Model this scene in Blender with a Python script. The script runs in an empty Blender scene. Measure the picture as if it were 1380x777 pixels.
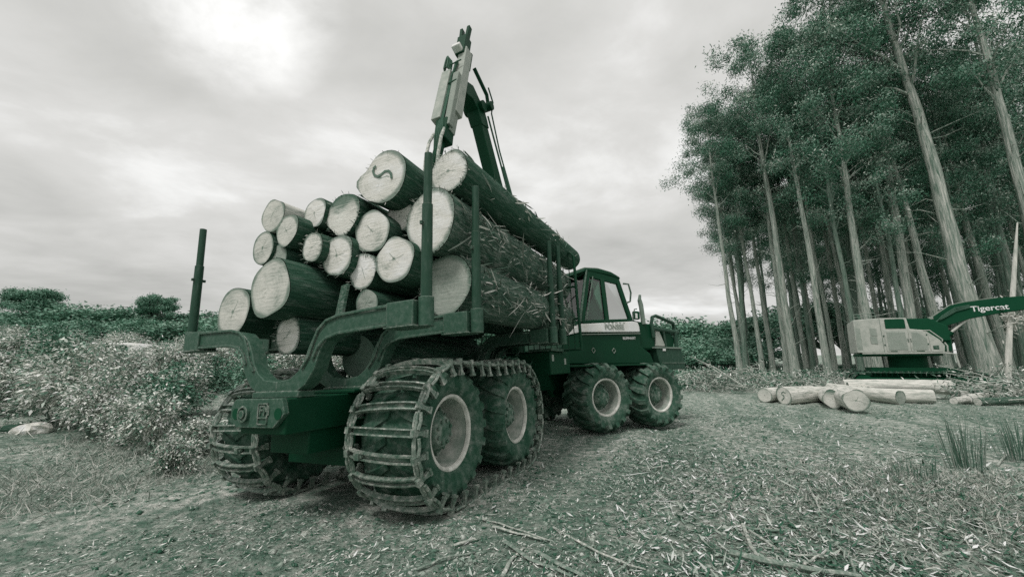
import bpy, math, random
import numpy as np
from mathutils import Matrix, Vector
random.seed(7); rng = np.random.default_rng(7)
SC = bpy.context.scene
COL = SC.collection
PI = math.pi

# ------------------------------------------------------------------ camera
F = 530.0; TH = math.atan(100 / 530); CH = 1.44          # focal length in photo pixels, upward pitch, eye height
cam_d = bpy.data.cameras.new('camera'); cam = bpy.data.objects.new('camera', cam_d); COL.objects.link(cam)
cam.location = (0, 0, CH); cam.rotation_euler = (PI / 2 + TH, 0, 0)
cam_d.sensor_width = 36.0; cam_d.lens = 36.0 * F / 1380; cam_d.clip_end = 4000; cam_d.clip_start = .05
SC.camera = cam

# ------------------------------------------------------------------ light, sky, exposure
SUN_EL, SUN_AZ = math.radians(58), math.radians(215)     # soft sun behind cloud
world = bpy.data.worlds.new('World'); SC.world = world; world.use_nodes = True
def build_world():
    nt = world.node_tree; nt.nodes.clear(); N = nt.nodes.new; L = nt.links.new
    out = N('ShaderNodeOutputWorld'); bg = N('ShaderNodeBackground'); L(bg.outputs[0], out.inputs[0])
    sky = N('ShaderNodeTexSky'); sky.sky_type = 'NISHITA'; sky.sun_disc = False
    sky.sun_elevation = SUN_EL; sky.sun_rotation = SUN_AZ
    sk = N('ShaderNodeMix'); sk.data_type = 'RGBA'; sk.blend_type = 'MULTIPLY'; sk.inputs[0].default_value = 1
    L(sky.outputs[0], sk.inputs[6]); sk.inputs[7].default_value = (.1, .1, .1, 1)
    tc = N('ShaderNodeTexCoord'); sp = N('ShaderNodeSeparateXYZ'); L(tc.outputs['Generated'], sp.inputs[0])
    def m(op, a, b=None, c=None, clamp=False):
        n = N('ShaderNodeMath'); n.operation = op; n.use_clamp = clamp
        for i, v in enumerate((a, b, c)):
            if v is None: continue
            if isinstance(v, (int, float)): n.inputs[i].default_value = v
            else: L(v, n.inputs[i])
        return n.outputs[0]
    z = m('ADD', m('MAXIMUM', sp.outputs[2], 0.0), .16)
    u = m('DIVIDE', sp.outputs[0], z); v = m('DIVIDE', sp.outputs[1], z)
    cb = N('ShaderNodeCombineXYZ'); L(u, cb.inputs[0]); L(v, cb.inputs[1])
    def noise(scale, det, dist, rot, sc, loc=(0, 0, 0), rough=.5):
        mp = N('ShaderNodeMapping'); L(cb.outputs[0], mp.inputs[0]); mp.inputs['Rotation'].default_value = (0, 0, rot)
        mp.inputs['Scale'].default_value = sc; mp.inputs['Location'].default_value = loc
        n = N('ShaderNodeTexNoise'); L(mp.outputs[0], n.inputs['Vector']); n.inputs['Scale'].default_value = scale
        n.inputs['Detail'].default_value = det; n.inputs['Distortion'].default_value = dist; n.inputs['Roughness'].default_value = rough
        return n.outputs['Fac']
    big = noise(.55, 4, .3, -.5, (1, 1.3, 1), (5.3, 2.2, 0), .55)
    fine = noise(2.1, 6, .25, -.45, (1, 1.2, 1), (7, 3, 0), .58)
    f = m('ADD', m('MULTIPLY', big, .68), m('MULTIPLY', fine, .32))
    r = N('ShaderNodeValToRGB'); L(f, r.inputs[0]); e = r.color_ramp.elements
    e[0].position = .34; e[0].color = (.505, .505, .48, 1)
    e[1].position = .46; e[1].color = (.625, .622, .595, 1)
    for p, c in ((.53, (.71, .705, .68, 1)), (.60, (.88, .88, .86, 1)), (.66, (1.0, 1.0, .98, 1))):
        k = r.color_ramp.elements.new(p); k.color = c
    # the thin place in the cloud high above the load where the white sky breaks through
    d0 = Vector((320 - 690, F * math.cos(TH) - 405 * math.sin(TH), F * math.sin(TH) + 405 * math.cos(TH))).normalized()
    vm = N('ShaderNodeVectorMath'); vm.operation = 'DOT_PRODUCT'; L(tc.outputs['Generated'], vm.inputs[0]); vm.inputs[1].default_value = d0
    g = m('MULTIPLY', m('SUBTRACT', vm.outputs['Value'], .982, None, True), 50)
    hole = m('MULTIPLY', g, m('MULTIPLY', m('SUBTRACT', fine, .40, None, True), 5.0), None, True)
    mx = N('ShaderNodeMix'); mx.data_type = 'RGBA'; L(hole, mx.inputs[0]); L(r.outputs[0], mx.inputs[6]); mx.inputs[7].default_value = (1.1, 1.1, 1.08, 1)
    hz_ = N('ShaderNodeMapRange'); L(sp.outputs[2], hz_.inputs[0]); hz_.inputs[1].default_value = .02; hz_.inputs[2].default_value = .36; hz_.inputs[3].default_value = .91; hz_.inputs[4].default_value = 1.0; hz_.interpolation_type = 'SMOOTHSTEP'
    hm = N('ShaderNodeVectorMath'); hm.operation = 'SCALE'; L(mx.outputs[2], hm.inputs[0]); L(hz_.outputs[0], hm.inputs[3])
    fin = N('ShaderNodeMix'); fin.data_type = 'RGBA'; fin.inputs[0].default_value = .97
    L(sk.outputs[2], fin.inputs[6]); L(hm.outputs[0], fin.inputs[7]); L(fin.outputs[2], bg.inputs[0]); bg.inputs[1].default_value = .82
build_world()
sun_d = bpy.data.lights.new('sun', 'SUN'); sun_d.energy = 1.5; sun_d.angle = math.radians(14); sun_d.color = (1, .97, .93)
sun = bpy.data.objects.new('sun', sun_d); COL.objects.link(sun)
sun.rotation_euler = (PI / 2 - SUN_EL, 0, PI - SUN_AZ)
SC.view_settings.view_transform = 'Standard'; SC.view_settings.look = 'None'; SC.view_settings.gamma = 1
SC.view_settings.exposure = 0.36; SC.view_settings.use_curve_mapping = False
SC.cycles.use_denoising = False; SC.cycles.max_bounces = 10; SC.cycles.diffuse_bounces = 5; SC.cycles.transparent_max_bounces = 16

# ------------------------------------------------------------------ colour: the photograph is toned from deep green to warm white
def lin(c):
    c /= 255; return c / 12.92 if c <= .04045 else ((c + .055) / 1.055) ** 2.4
def T(t, e=1.9, sat=False):
    a = (1 - t) ** e; k = 1.5
    return tuple(min(.80, lin(a * d + t * w) * k) for d, w in zip((18, 73, 49) if sat or e < 1.5 else (28, 66, 49), (228, 223, 217))) + (1,)

# ------------------------------------------------------------------ materials
MATS = {}
def mk(name, stops, nscale=5, scale=(1, 1, 1), detail=6, rough=.85, bump=.3, bdist=.02, bscale=None, metal=0, spec=.25, tint=0., distort=0., coat=0, nrough=.55, dim=1., macro=0., e_=1.9, sat=False, edge=0.):
    m = bpy.data.materials.new(name); m.use_nodes = True; nt = m.node_tree; N = nt.nodes.new; L = nt.links.new
    b = nt.nodes['Principled BSDF']; b.inputs['Roughness'].default_value = rough; b.inputs['Metallic'].default_value = metal
    b.inputs['Specular IOR Level'].default_value = spec; b.inputs['Coat Weight'].default_value = coat
    tc = N('ShaderNodeTexCoord'); mp = N('ShaderNodeMapping'); L(tc.outputs['Object'], mp.inputs[0]); mp.inputs['Scale'].default_value = scale
    oi = N('ShaderNodeObjectInfo'); mu = N('ShaderNodeMath'); mu.operation = 'MULTIPLY'; mu.inputs[1].default_value = 37.0; L(oi.outputs['Random'], mu.inputs[0])
    L(mu.outputs[0], mp.inputs['Location'])
    n = N('ShaderNodeTexNoise'); n.inputs['Scale'].default_value = nscale; n.inputs['Detail'].default_value = detail; n.inputs['Distortion'].default_value = distort
    n.inputs['Roughness'].default_value = nrough
    L(mp.outputs[0], n.inputs['Vector']); fac = n.outputs['Fac']
    if tint:
        at = N('ShaderNodeAttribute'); at.attribute_name = 'tint'
        mx = N('ShaderNodeMix'); mx.inputs[0].default_value = tint; L(fac, mx.inputs[2]); L(at.outputs['Fac'], mx.inputs[3]); fac = mx.outputs[0]
    r = N('ShaderNodeValToRGB'); L(fac, r.inputs[0]); e = r.color_ramp.elements
    e[0].position, e[0].color = stops[0][0], T(stops[0][1], e_, sat); e[1].position, e[1].color = stops[-1][0], T(stops[-1][1], e_, sat)
    for p, t in stops[1:-1]: k = e.new(p); k.color = T(t, e_, sat)
    col = r.outputs[0]
    if macro:                                       # broad patches of darker, damper earth
        n3 = N('ShaderNodeTexNoise'); n3.inputs['Scale'].default_value = .8; n3.inputs['Detail'].default_value = 5; n3.inputs['Distortion'].default_value = .8; L(tc.outputs['Object'], n3.inputs['Vector'])
        mp3 = N('ShaderNodeMapping'); L(tc.outputs['Object'], mp3.inputs[0]); mp3.vector_type = 'TEXTURE'; mp3.inputs['Rotation'].default_value = (0, 0, math.radians(64)); mp3.inputs['Scale'].default_value = (2.6, .8, 1); L(mp3.outputs[0], n3.inputs['Vector'])
        mr = N('ShaderNodeMapRange'); L(n3.outputs['Fac'], mr.inputs[0]); mr.inputs[1].default_value = .40; mr.inputs[2].default_value = .60; mr.inputs[3].default_value = macro; mr.inputs[4].default_value = 0
        mm = N('ShaderNodeMix'); mm.data_type = 'RGBA'; L(mr.outputs[0], mm.inputs[0]); L(col, mm.inputs[6]); mm.inputs[7].default_value = T(.16); col = mm.outputs[2]
    if edge:                                        # paint worn to bright metal along the edges
        bv = N('ShaderNodeBevel'); bv.samples = 4; bv.inputs[0].default_value = .014; ge = N('ShaderNodeNewGeometry'); dp = N('ShaderNodeVectorMath'); dp.operation = 'DOT_PRODUCT'; L(bv.outputs[0], dp.inputs[0]); L(ge.outputs['Normal'], dp.inputs[1])
        er = N('ShaderNodeMapRange'); L(dp.outputs['Value'], er.inputs[0]); er.inputs[1].default_value = .985; er.inputs[2].default_value = .86; er.inputs[3].default_value = 0; er.inputs[4].default_value = 1
        ml = N('ShaderNodeMath'); ml.operation = 'MULTIPLY'; L(er.outputs[0], ml.inputs[0]); wr = N('ShaderNodeMapRange'); L(n.outputs['Fac'], wr.inputs[0]); wr.inputs[1].default_value = .38; wr.inputs[2].default_value = .62; L(wr.outputs[0], ml.inputs[1])
        em = N('ShaderNodeMix'); em.data_type = 'RGBA'; L(ml.outputs[0], em.inputs[0]); L(col, em.inputs[6]); em.inputs[7].default_value = T(edge); col = em.outputs[2]
    if dim != 1:
        dm = N('ShaderNodeMix'); dm.data_type = 'RGBA'; dm.blend_type = 'MULTIPLY'; dm.inputs[0].default_value = 1; L(col, dm.inputs[6]); dm.inputs[7].default_value = (dim, dim, dim, 1); col = dm.outputs[2]
    L(col, b.inputs['Base Color'])
    if bump:
        n2 = N('ShaderNodeTexNoise'); n2.inputs['Scale'].default_value = bscale or nscale * 2.2; n2.inputs['Detail'].default_value = 8; n2.inputs['Roughness'].default_value = .6
        L(mp.outputs[0], n2.inputs['Vector']); bp = N('ShaderNodeBump'); bp.inputs['Strength'].default_value = bump; bp.inputs['Distance'].default_value = bdist
        L(n2.outputs['Fac'], bp.inputs['Height']); L(bp.outputs[0], b.inputs['Normal'])
    MATS[name] = m; return m

mk('ground', [(.34, .10), (.45, .38), (.53, .58), (.64, .80)], nscale=7, detail=15, bump=.9, bdist=.06, bscale=24, nrough=.76, macro=.6, e_=1.75)
mk('hill', [(.3, .16), (.5, .34), (.7, .52)], nscale=.25, detail=12, bump=.6, bdist=.6, bscale=1.2, nrough=.7)
mk('paint_dark', [(.3, .0), (.6, .02), (.75, .06)], nscale=3, rough=.5, bump=.03, spec=.12, dim=.46, sat=True, edge=.28)
mk('paint_grey', [(.3, .30), (.5, .40), (.66, .47), (.75, .3)], nscale=3.5, rough=.55, bump=.12, bdist=.006, bscale=30)
mk('bunk_steel', [(.3, .04), (.5, .13), (.64, .22), (.76, .46)], nscale=22, detail=12, rough=.55, bump=.35, bdist=.005, bscale=60, nrough=.7, dim=.8, edge=.72)
mk('stake_steel', [(.3, .0), (.5, .07), (.62, .16), (.75, .36)], nscale=14, detail=12, scale=(2, 2, .5), rough=.55, bump=.25, bdist=.004, bscale=45, nrough=.74, dim=.65, edge=.5)
mk('white_paint', [(.3, .80), (.6, .90), (.75, .95)], nscale=3, rough=.35, bump=.02, spec=.5)
mk('light_panel', [(.3, .52), (.5, .62), (.75, .70)], nscale=3.5, detail=10, rough=.5, bump=.03, nrough=.65)
mk('grille', [(.3, .46), (.7, .54)], nscale=3, rough=.7, bump=.8, bdist=.02, bscale=60)
mk('tyre', [(.3, .0), (.45, .08), (.56, .24), (.72, .50)], nscale=8, detail=12, rough=.92, bump=.6, bdist=.015, bscale=32, nrough=.72, dim=.8)
mk('tyre_clean', [(.3, .02), (.48, .14), (.58, .34), (.72, .54)], nscale=6, detail=12, rough=.9, bump=.5, bdist=.012, bscale=32, nrough=.72, dim=.8)
mk('track_steel', [(.28, .08), (.42, .26), (.56, .50), (.68, .84)], nscale=16, detail=12, rough=.40, bump=.4, bdist=.006, bscale=70, metal=.25, spec=.5, nrough=.74)
mk('rim', [(.3, .36), (.5, .52), (.68, .66)], nscale=6, detail=10, rough=.5, bump=.1, bdist=.004, nrough=.65)  # dish toned below the lip, its shading put into the colour
mk('rim_lip', [(.3, .56), (.5, .74), (.7, .86)], nscale=9, detail=10, rough=.45, bump=.1)
mk('hub', [(.3, .08), (.48, .22), (.6, .40), (.72, .55)], nscale=11, rough=.85, bump=.8, bdist=.02, bscale=30)
mk('black', [(.3, .0), (.7, .03)], nscale=3, rough=.75, bump=.05, spec=.1, dim=.6, sat=True)
mk('rubber_hose', [(.3, .04), (.7, .14)], nscale=9, rough=.6, bump=.1)
mk('hose_sleeve', [(.35, .42), (.5, .62), (.65, .78)], nscale=26, rough=.7, bump=.5, bdist=.004)
mk('crane_box', [(.3, .44), (.5, .56), (.75, .66)], nscale=6, detail=10, rough=.5, bump=.05, nrough=.7)
mk('lettering', [(.3, .88), (.7, .94)], rough=.6, bump=0)
mk('lettering_dark', [(.3, .46), (.7, .54)], rough=.6, bump=0)
mk('bark_dark', [(.34, .0), (.48, .06), (.57, .22), (.68, .48)], nscale=5, scale=(.6, 5, 5), detail=14, rough=.95, bump=1.0, bdist=.03, bscale=9, distort=.4, nrough=.78, dim=.8)
mk('bark_rough', [(.32, .0), (.44, .10), (.54, .30), (.68, .64)], nscale=6, scale=(.7, 5, 5), detail=14, rough=.95, bump=1.0, bdist=.04, bscale=9, distort=.7, nrough=.78, dim=.85)
mk('bark_pale', [(.30, .40), (.44, .62), (.56, .76), (.70, .86)], nscale=4, scale=(.6, 4, 4), detail=12, rough=.9, bump=.7, bdist=.02, bscale=9, distort=.4, nrough=.7)
mk('loose_bark', [(.3, .24), (.5, .52), (.7, .76)], nscale=5, tint=.6, rough=.95, bump=.3)
mk('mark', [(.3, .22), (.7, .30)], bump=0, rough=.8)
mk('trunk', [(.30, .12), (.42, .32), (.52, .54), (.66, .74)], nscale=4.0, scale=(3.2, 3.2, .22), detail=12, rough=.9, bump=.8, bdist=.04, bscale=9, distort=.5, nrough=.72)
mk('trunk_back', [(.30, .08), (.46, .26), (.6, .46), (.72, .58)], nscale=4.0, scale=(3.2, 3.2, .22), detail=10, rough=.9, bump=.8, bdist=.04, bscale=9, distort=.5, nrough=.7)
mk('trunk_pale', [(.30, .50), (.5, .70), (.7, .84)], nscale=2.0, scale=(2, 2, .3), rough=.85, bump=.4, bdist=.02)
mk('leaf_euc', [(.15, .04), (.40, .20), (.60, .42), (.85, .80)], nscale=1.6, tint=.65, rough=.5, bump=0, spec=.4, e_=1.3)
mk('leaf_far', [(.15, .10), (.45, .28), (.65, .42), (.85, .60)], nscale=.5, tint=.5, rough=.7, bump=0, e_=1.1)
mk('leaf_bush', [(.15, .04), (.36, .34), (.56, .80), (.85, 1.0)], nscale=1.6, tint=.65, rough=.45, bump=0, spec=.5, e_=1.45)
mk('leaf_dark', [(.15, .06), (.45, .24), (.65, .42), (.85, .62)], nscale=1.3, tint=.6, rough=.5, bump=0, spec=.4, e_=1.2)
mk('stem', [(.3, .2), (.7, .42)], nscale=6, rough=.9, bump=.3)
mk('litter', [(.12, .03), (.38, .28), (.60, .56), (.88, .90)], nscale=2.0, tint=.8, rough=.8, bump=0, e_=1.6)
mk('litter_bark', [(.12, .04), (.4, .28), (.62, .52), (.88, .86)], nscale=2.0, tint=.8, rough=.85, bump=0, e_=1.6)
mk('grass', [(.12, .26), (.4, .46), (.65, .62), (.88, .78)], nscale=1.5, tint=.7, rough=.8, bump=0)
mk('rush', [(.12, .08), (.45, .22), (.65, .36), (.88, .62)], nscale=3, tint=.6, rough=.7, bump=0)
mk('branch', [(.3, .30), (.5, .56), (.68, .80)], nscale=26, detail=10, rough=.9, bump=.8, bdist=.01, bscale=60, nrough=.7)
mk('branch_dark', [(.3, .16), (.5, .40), (.68, .66)], nscale=26, detail=10, rough=.9, bump=.8, bdist=.01, bscale=60, nrough=.7)
mk('stump', [(.3, .60), (.5, .78), (.68, .90)], nscale=5, rough=.9, bump=.6, bdist=.02, bscale=12)
mk('vehicle_white', [(.3, .86), (.7, .92)], rough=.35, bump=0, spec=.5)

def glass(name, tcol, refl):
    m = bpy.data.materials.new(name); m.use_nodes = True; nt = m.node_tree; nt.nodes.clear(); N = nt.nodes.new; L = nt.links.new
    o = N('ShaderNodeOutputMaterial'); mx = N('ShaderNodeMixShader'); tr = N('ShaderNodeBsdfTransparent'); gl = N('ShaderNodeBsdfGlossy'); fr = N('ShaderNodeFresnel')
    ad = N('ShaderNodeMath'); ad.operation = 'ADD'; ad.use_clamp = True; L(fr.outputs[0], ad.inputs[0]); ad.inputs[1].default_value = refl; fr.inputs[0].default_value = 1.45
    tr.inputs[0].default_value = tcol; gl.inputs[0].default_value = (.9, .92, .9, 1); gl.inputs[1].default_value = .04
    L(ad.outputs[0], mx.inputs[0]); L(tr.outputs[0], mx.inputs[1]); L(gl.outputs[0], mx.inputs[2]); L(mx.outputs[0], o.inputs[0])
    MATS[name] = m
glass('glass_clear', (.82, .88, .84, 1), .06); glass('glass_dark', (.30, .46, .38, 1), .03); glass('glass_mirror', (.35, .42, .38, 1), .5)

def mat_cut(name, base, dark, stain=0.):
    """sawn log end: growth rings, checks, darker sapwood rim with bark fibre torn over it"""
    m = bpy.data.materials.new(name); m.use_nodes = True; nt = m.node_tree; N = nt.nodes.new; L = nt.links.new
    b = nt.nodes['Principled BSDF']; b.inputs['Roughness'].default_value = .85; b.inputs['Specular IOR Level'].default_value = .2
    tc = N('ShaderNodeTexCoord'); oi = N('ShaderNodeObjectInfo')
    def m_(op, a, b_=None, clamp=False):
        n = N('ShaderNodeMath'); n.operation = op; n.use_clamp = clamp
        for i, v in enumerate((a, b_)):
            if v is None: continue
            if isinstance(v, (int, float)): n.inputs[i].default_value = v
            else: L(v, n.inputs[i])
        return n.outputs[0]
    off = m_('MULTIPLY', oi.outputs['Random'], 53.0)
    def noise(src, sc, scale, det=6, dist=0):
        mp = N('ShaderNodeMapping'); L(src, mp.inputs[0]); mp.inputs['Scale'].default_value = scale; L(off, mp.inputs['Location'])
        n = N('ShaderNodeTexNoise'); n.inputs['Scale'].default_value = sc; n.inputs['Detail'].default_value = det; n.inputs['Distortion'].default_value = dist; L(mp.outputs[0], n.inputs['Vector']); return n.outputs['Fac']
    sp = N('ShaderNodeSeparateXYZ'); L(tc.outputs['Generated'], sp.inputs[0])
    y = m_('MULTIPLY', m_('SUBTRACT', sp.outputs[1], .5), 2); z = m_('MULTIPLY', m_('SUBTRACT', sp.outputs[2], .5), 2)
    r = m_('SQRT', m_('ADD', m_('MULTIPLY', y, y), m_('MULTIPLY', z, z)))
    warp = noise(tc.outputs['Object'], 7, (1, 1, 1)); coarse = noise(tc.outputs['Object'], 2.4, (1, 1, 1), 4, .6)
    rr = m_('ADD', r, m_('MULTIPLY', m_('SUBTRACT', warp, .5), .20))
    ring = m_('MULTIPLY', m_('ADD', m_('SINE', m_('MULTIPLY', rr, 46)), 1), .5)
    saw = noise(tc.outputs['Object'], 16, (1, .35, 5), 4)
    v = m_('ADD', m_('MULTIPLY', m_('SUBTRACT', ring, .5), .05), m_('MULTIPLY', m_('SUBTRACT', saw, .5), .50))
    v = m_('ADD', v, m_('MULTIPLY', m_('SUBTRACT', coarse, .5), .85))
    v = m_('ADD', v, .5, True)
    cr = N('ShaderNodeValToRGB'); L(v, cr.inputs[0]); e = cr.color_ramp.elements
    e[0].position = .2; e[0].color = T(dark); e[1].position = .75; e[1].color = T(base); k = e.new(.45); k.color = T((base * .72 + dark * .28))
    rim = m_('MULTIPLY', m_('SUBTRACT', m_('ADD', r, m_('MULTIPLY', m_('SUBTRACT', warp, .5), .22)), .83), 7.0, True)
    mx = N('ShaderNodeMix'); mx.data_type = 'RGBA'; L(m_('MULTIPLY', rim, .78), mx.inputs[0]); L(cr.outputs[0], mx.inputs[6]); mx.inputs[7].default_value = T(.18)
    core = m_('MULTIPLY', m_('SUBTRACT', .11, r), 12, True); core = m_('MULTIPLY', core, m_('MULTIPLY', m_('SUBTRACT', warp, .42, True), 7, True))
    mx2 = N('ShaderNodeMix'); mx2.data_type = 'RGBA'; L(m_('MULTIPLY', core, .75), mx2.inputs[0]); L(mx.outputs[2], mx2.inputs[6]); mx2.inputs[7].default_value = T(.2)
    col = mx2.outputs[2]
    for q in (6.28, 17.1):
        an = m_('MULTIPLY', oi.outputs['Random'], q); ca = m_('COSINE', an); sa = m_('SINE', an)
        d1 = m_('ABSOLUTE', m_('ADD', m_('SUBTRACT', m_('MULTIPLY', y, ca), m_('MULTIPLY', z, sa)), m_('MULTIPLY', m_('SUBTRACT', warp, .5), .22))); al = m_('ADD', m_('MULTIPLY', y, sa), m_('MULTIPLY', z, ca))
        msk = m_('MULTIPLY', m_('MULTIPLY', m_('SUBTRACT', .020, d1), 90, True), m_('MULTIPLY', m_('SUBTRACT', .42 if q < 7 else .3, m_('ABSOLUTE', m_('SUBTRACT', al, .12))), 12, True))
        mc = N('ShaderNodeMix'); mc.data_type = 'RGBA'; L(m_('MULTIPLY', msk, m_('MULTIPLY', m_('GREATER_THAN', m_('FRACT', m_('MULTIPLY', oi.outputs['Random'], q * 9)), .5), .7)), mc.inputs[0]); L(col, mc.inputs[6]); mc.inputs[7].default_value = T(.15); col = mc.outputs[2]
    if stain:
        st = m_('MULTIPLY', m_('SUBTRACT', m_('ADD', m_('MULTIPLY', z, .42), m_('ADD', m_('MULTIPLY', coarse, .55), m_('MULTIPLY', saw, .45))), .56), 4.5, True)
        mx3 = N('ShaderNodeMix'); mx3.data_type = 'RGBA'; L(m_('MULTIPLY', st, stain), mx3.inputs[0]); L(col, mx3.inputs[6]); mx3.inputs[7].default_value = T(.14); col = mx3.outputs[2]
    L(col, b.inputs['Base Color'])
    bp = N('ShaderNodeBump'); bp.inputs['Strength'].default_value = .6; bp.inputs['Distance'].default_value = .012; L(v, bp.inputs['Height']); L(bp.outputs[0], b.inputs['Normal'])
    MATS[name] = m
mat_cut('cut_pale', .92, .42); mat_cut('cut_mid', .80, .34); mat_cut('cut_dull', .62, .22); mat_cut('cut_stained', .86, .50, .85); mat_cut('cut_painted_shade', .34, .12)  # the darkest cut carries the shade under the bunk arm in its colour

# ------------------------------------------------------------------ helpers
def tag(o, label=None, cat=None, group=None, kind=None):
    for k, v in (('label', label), ('category', cat), ('group', group), ('kind', kind)):
        if v: o[k] = v
    return o
def empty(name, mtx=None, parent=None):
    o = bpy.data.objects.new(name, None); COL.objects.link(o); o.empty_display_size = .3
    if parent: o.parent = parent
    if mtx is not None: o.matrix_local = mtx
    return o
def arr_mesh(name, v, f, mat, tint=None, smooth=False):
    """mesh from numpy arrays; f is (n,3) or (n,4)"""
    me = bpy.data.meshes.new(name); v = np.asarray(v, np.float32); f = np.asarray(f, np.int32); k = f.shape[1]
    me.vertices.add(len(v)); me.vertices.foreach_set('co', v.ravel()); me.loops.add(f.size); me.loops.foreach_set('vertex_index', f.ravel())
    me.polygons.add(len(f)); me.polygons.foreach_set('loop_start', np.arange(len(f), dtype=np.int32) * k)
    if smooth: me.polygons.foreach_set('use_smooth', np.ones(len(f), bool))
    me.update(calc_edges=True); me.materials.append(MATS[mat])
    if tint is not None:
        a = me.attributes.new('tint', 'FLOAT', 'POINT'); a.data.foreach_set('value', np.asarray(tint, np.float32))
    return me
def link(name, me, parent=None, mtx=None):
    o = bpy.data.objects.new(name, me); COL.objects.link(o)
    if parent: o.parent = parent
    if mtx is not None: o.matrix_local = mtx
    return o

class MB:
    def __init__(s): s.v = []; s.f = []
    def add(s, v, f):
        n = len(s.v); s.v += [tuple(p) for p in v]; s.f += [tuple(i + n for i in q) for q in f]; return s
    def box(s, lo, hi, M=None):
        v = [Vector((x, y, z)) for x in (lo[0], hi[0]) for y in (lo[1], hi[1]) for z in (lo[2], hi[2])]
        if M is not None: v = [M @ p for p in v]
        return s.add(v, [(0, 1, 3, 2), (4, 6, 7, 5), (0, 4, 5, 1), (2, 3, 7, 6), (0, 2, 6, 4), (1, 5, 7, 3)])
    def prism(s, poly, a0, a1, axis='x', M=None):
        """poly: 2-D outline; extruded along axis from a0 to a1. axis x: (y,z); y: (x,z); z: (x,y)"""
        def p3(p, a): return {'x': (a, p[0], p[1]), 'y': (p[0], a, p[1]), 'z': (p[0], p[1], a)}[axis]
        n = len(poly); v = [Vector(p3(p, a0)) for p in poly] + [Vector(p3(p, a1)) for p in poly]
        if M is not None: v = [M @ p for p in v]
        return s.add(v, [tuple(range(n))[::-1], tuple(range(n, 2 * n))] + [(i, (i + 1) % n, n + (i + 1) % n, n + i) for i in range(n)])
    def tube(s, pts, r, n=10, cap=True, flat=None):
        pts = [Vector(p) for p in pts]; m = len(pts); rs = r if isinstance(r, (list, tuple)) else [r] * m
        up = Vector((0, 0, 1)); v = []; pn = None
        for i, p in enumerate(pts):
            d = (pts[min(i + 1, m - 1)] - pts[max(i - 1, 0)]).normalized()
            if pn is None: pn = d.cross(up if abs(d.z) < .95 else Vector((1, 0, 0))).normalized()
            a = (pn - d * pn.dot(d)).normalized(); pn = a; b = d.cross(a)
            for k in range(n):
                t = 2 * PI * k / n; v.append(p + (a * math.cos(t) + b * math.sin(t) * (flat or 1)) * rs[i])
        f = [(i * n + k, i * n + (k + 1) % n, (i + 1) * n + (k + 1) % n, (i + 1) * n + k) for i in range(m - 1) for k in range(n)]
        if cap: f += [tuple(range(n))[::-1], tuple(range((m - 1) * n, m * n))]
        return s.add(v, f)
    def sweep(s, pts, w, t, side):
        """rectangular bar along pts; side: constant direction of width w, t: thickness across"""
        side = Vector(side).normalized(); pts = [Vector(p) for p in pts]; m = len(pts); v = []
        for i, p in enumerate(pts):
            d = (pts[min(i + 1, m - 1)] - pts[max(i - 1, 0)]).normalized(); q = side.cross(d).normalized()
            tt = t[i] if isinstance(t, (list, tuple)) else t
            v += [p + side * w / 2 + q * tt / 2, p - side * w / 2 + q * tt / 2, p - side * w / 2 - q * tt / 2, p + side * w / 2 - q * tt / 2]
        f = [(i * 4 + k, i * 4 + (k + 1) % 4, i * 4 + 4 + (k + 1) % 4, i * 4 + 4 + k) for i in range(m - 1) for k in range(4)]
        return s.add(v, f + [(3, 2, 1, 0), tuple(range((m - 1) * 4, m * 4))])
    def lathe(s, prof, n=40, axis='y', c=(0, 0, 0)):
        v = []
        for a, r in prof:
            for k in range(n):
                t = 2 * PI * k / n; q = (r * math.cos(t), r * math.sin(t))
                p = {'y': (q[0], a, q[1]), 'x': (a, q[0], q[1]), 'z': (q[0], q[1], a)}[axis]; v.append((p[0] + c[0], p[1] + c[1], p[2] + c[2]))
        return s.add(v, [(i * n + k, i * n + (k + 1) % n, (i + 1) * n + (k + 1) % n, (i + 1) * n + k) for i in range(len(prof) - 1) for k in range(n)])
    def mesh(s, name, mat, smooth=35):
        me = bpy.data.meshes.new(name); me.from_pydata(s.v, [], s.f); me.materials.append(MATS[mat])
        import bmesh
        bm = bmesh.new(); bm.from_mesh(me); bmesh.ops.recalc_face_normals(bm, faces=bm.faces); bm.to_mesh(me); bm.free()
        if smooth:
            me.polygons.foreach_set('use_smooth', np.ones(len(me.polygons), bool)); me.set_sharp_from_angle(angle=math.radians(smooth))
        return me
    def build(s, name, mat, parent=None, mtx=None, smooth=35, bevel=0):
        o = link(name, s.mesh(name, mat, smooth), parent, mtx)
        if bevel:
            b = o.modifiers.new('bevel', 'BEVEL'); b.width = bevel; b.segments = 2; b.limit_method = 'ANGLE'; b.angle_limit = math.radians(40)
        return o

def text(name, body, size, mat, parent, mtx, extrude=.003):
    c = bpy.data.curves.new(name, 'FONT'); c.body = body; c.size = size; c.extrude = extrude; c.align_x = 'LEFT'; c.materials.append(MATS[mat]); c.offset = size * .014
    tmp = bpy.data.objects.new(name, c); COL.objects.link(tmp); bpy.context.view_layer.update()
    me = bpy.data.meshes.new_from_object(tmp.evaluated_get(bpy.context.evaluated_depsgraph_get())); bpy.data.objects.remove(tmp); bpy.data.curves.remove(c)
    return link(name, me, parent, mtx)

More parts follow.
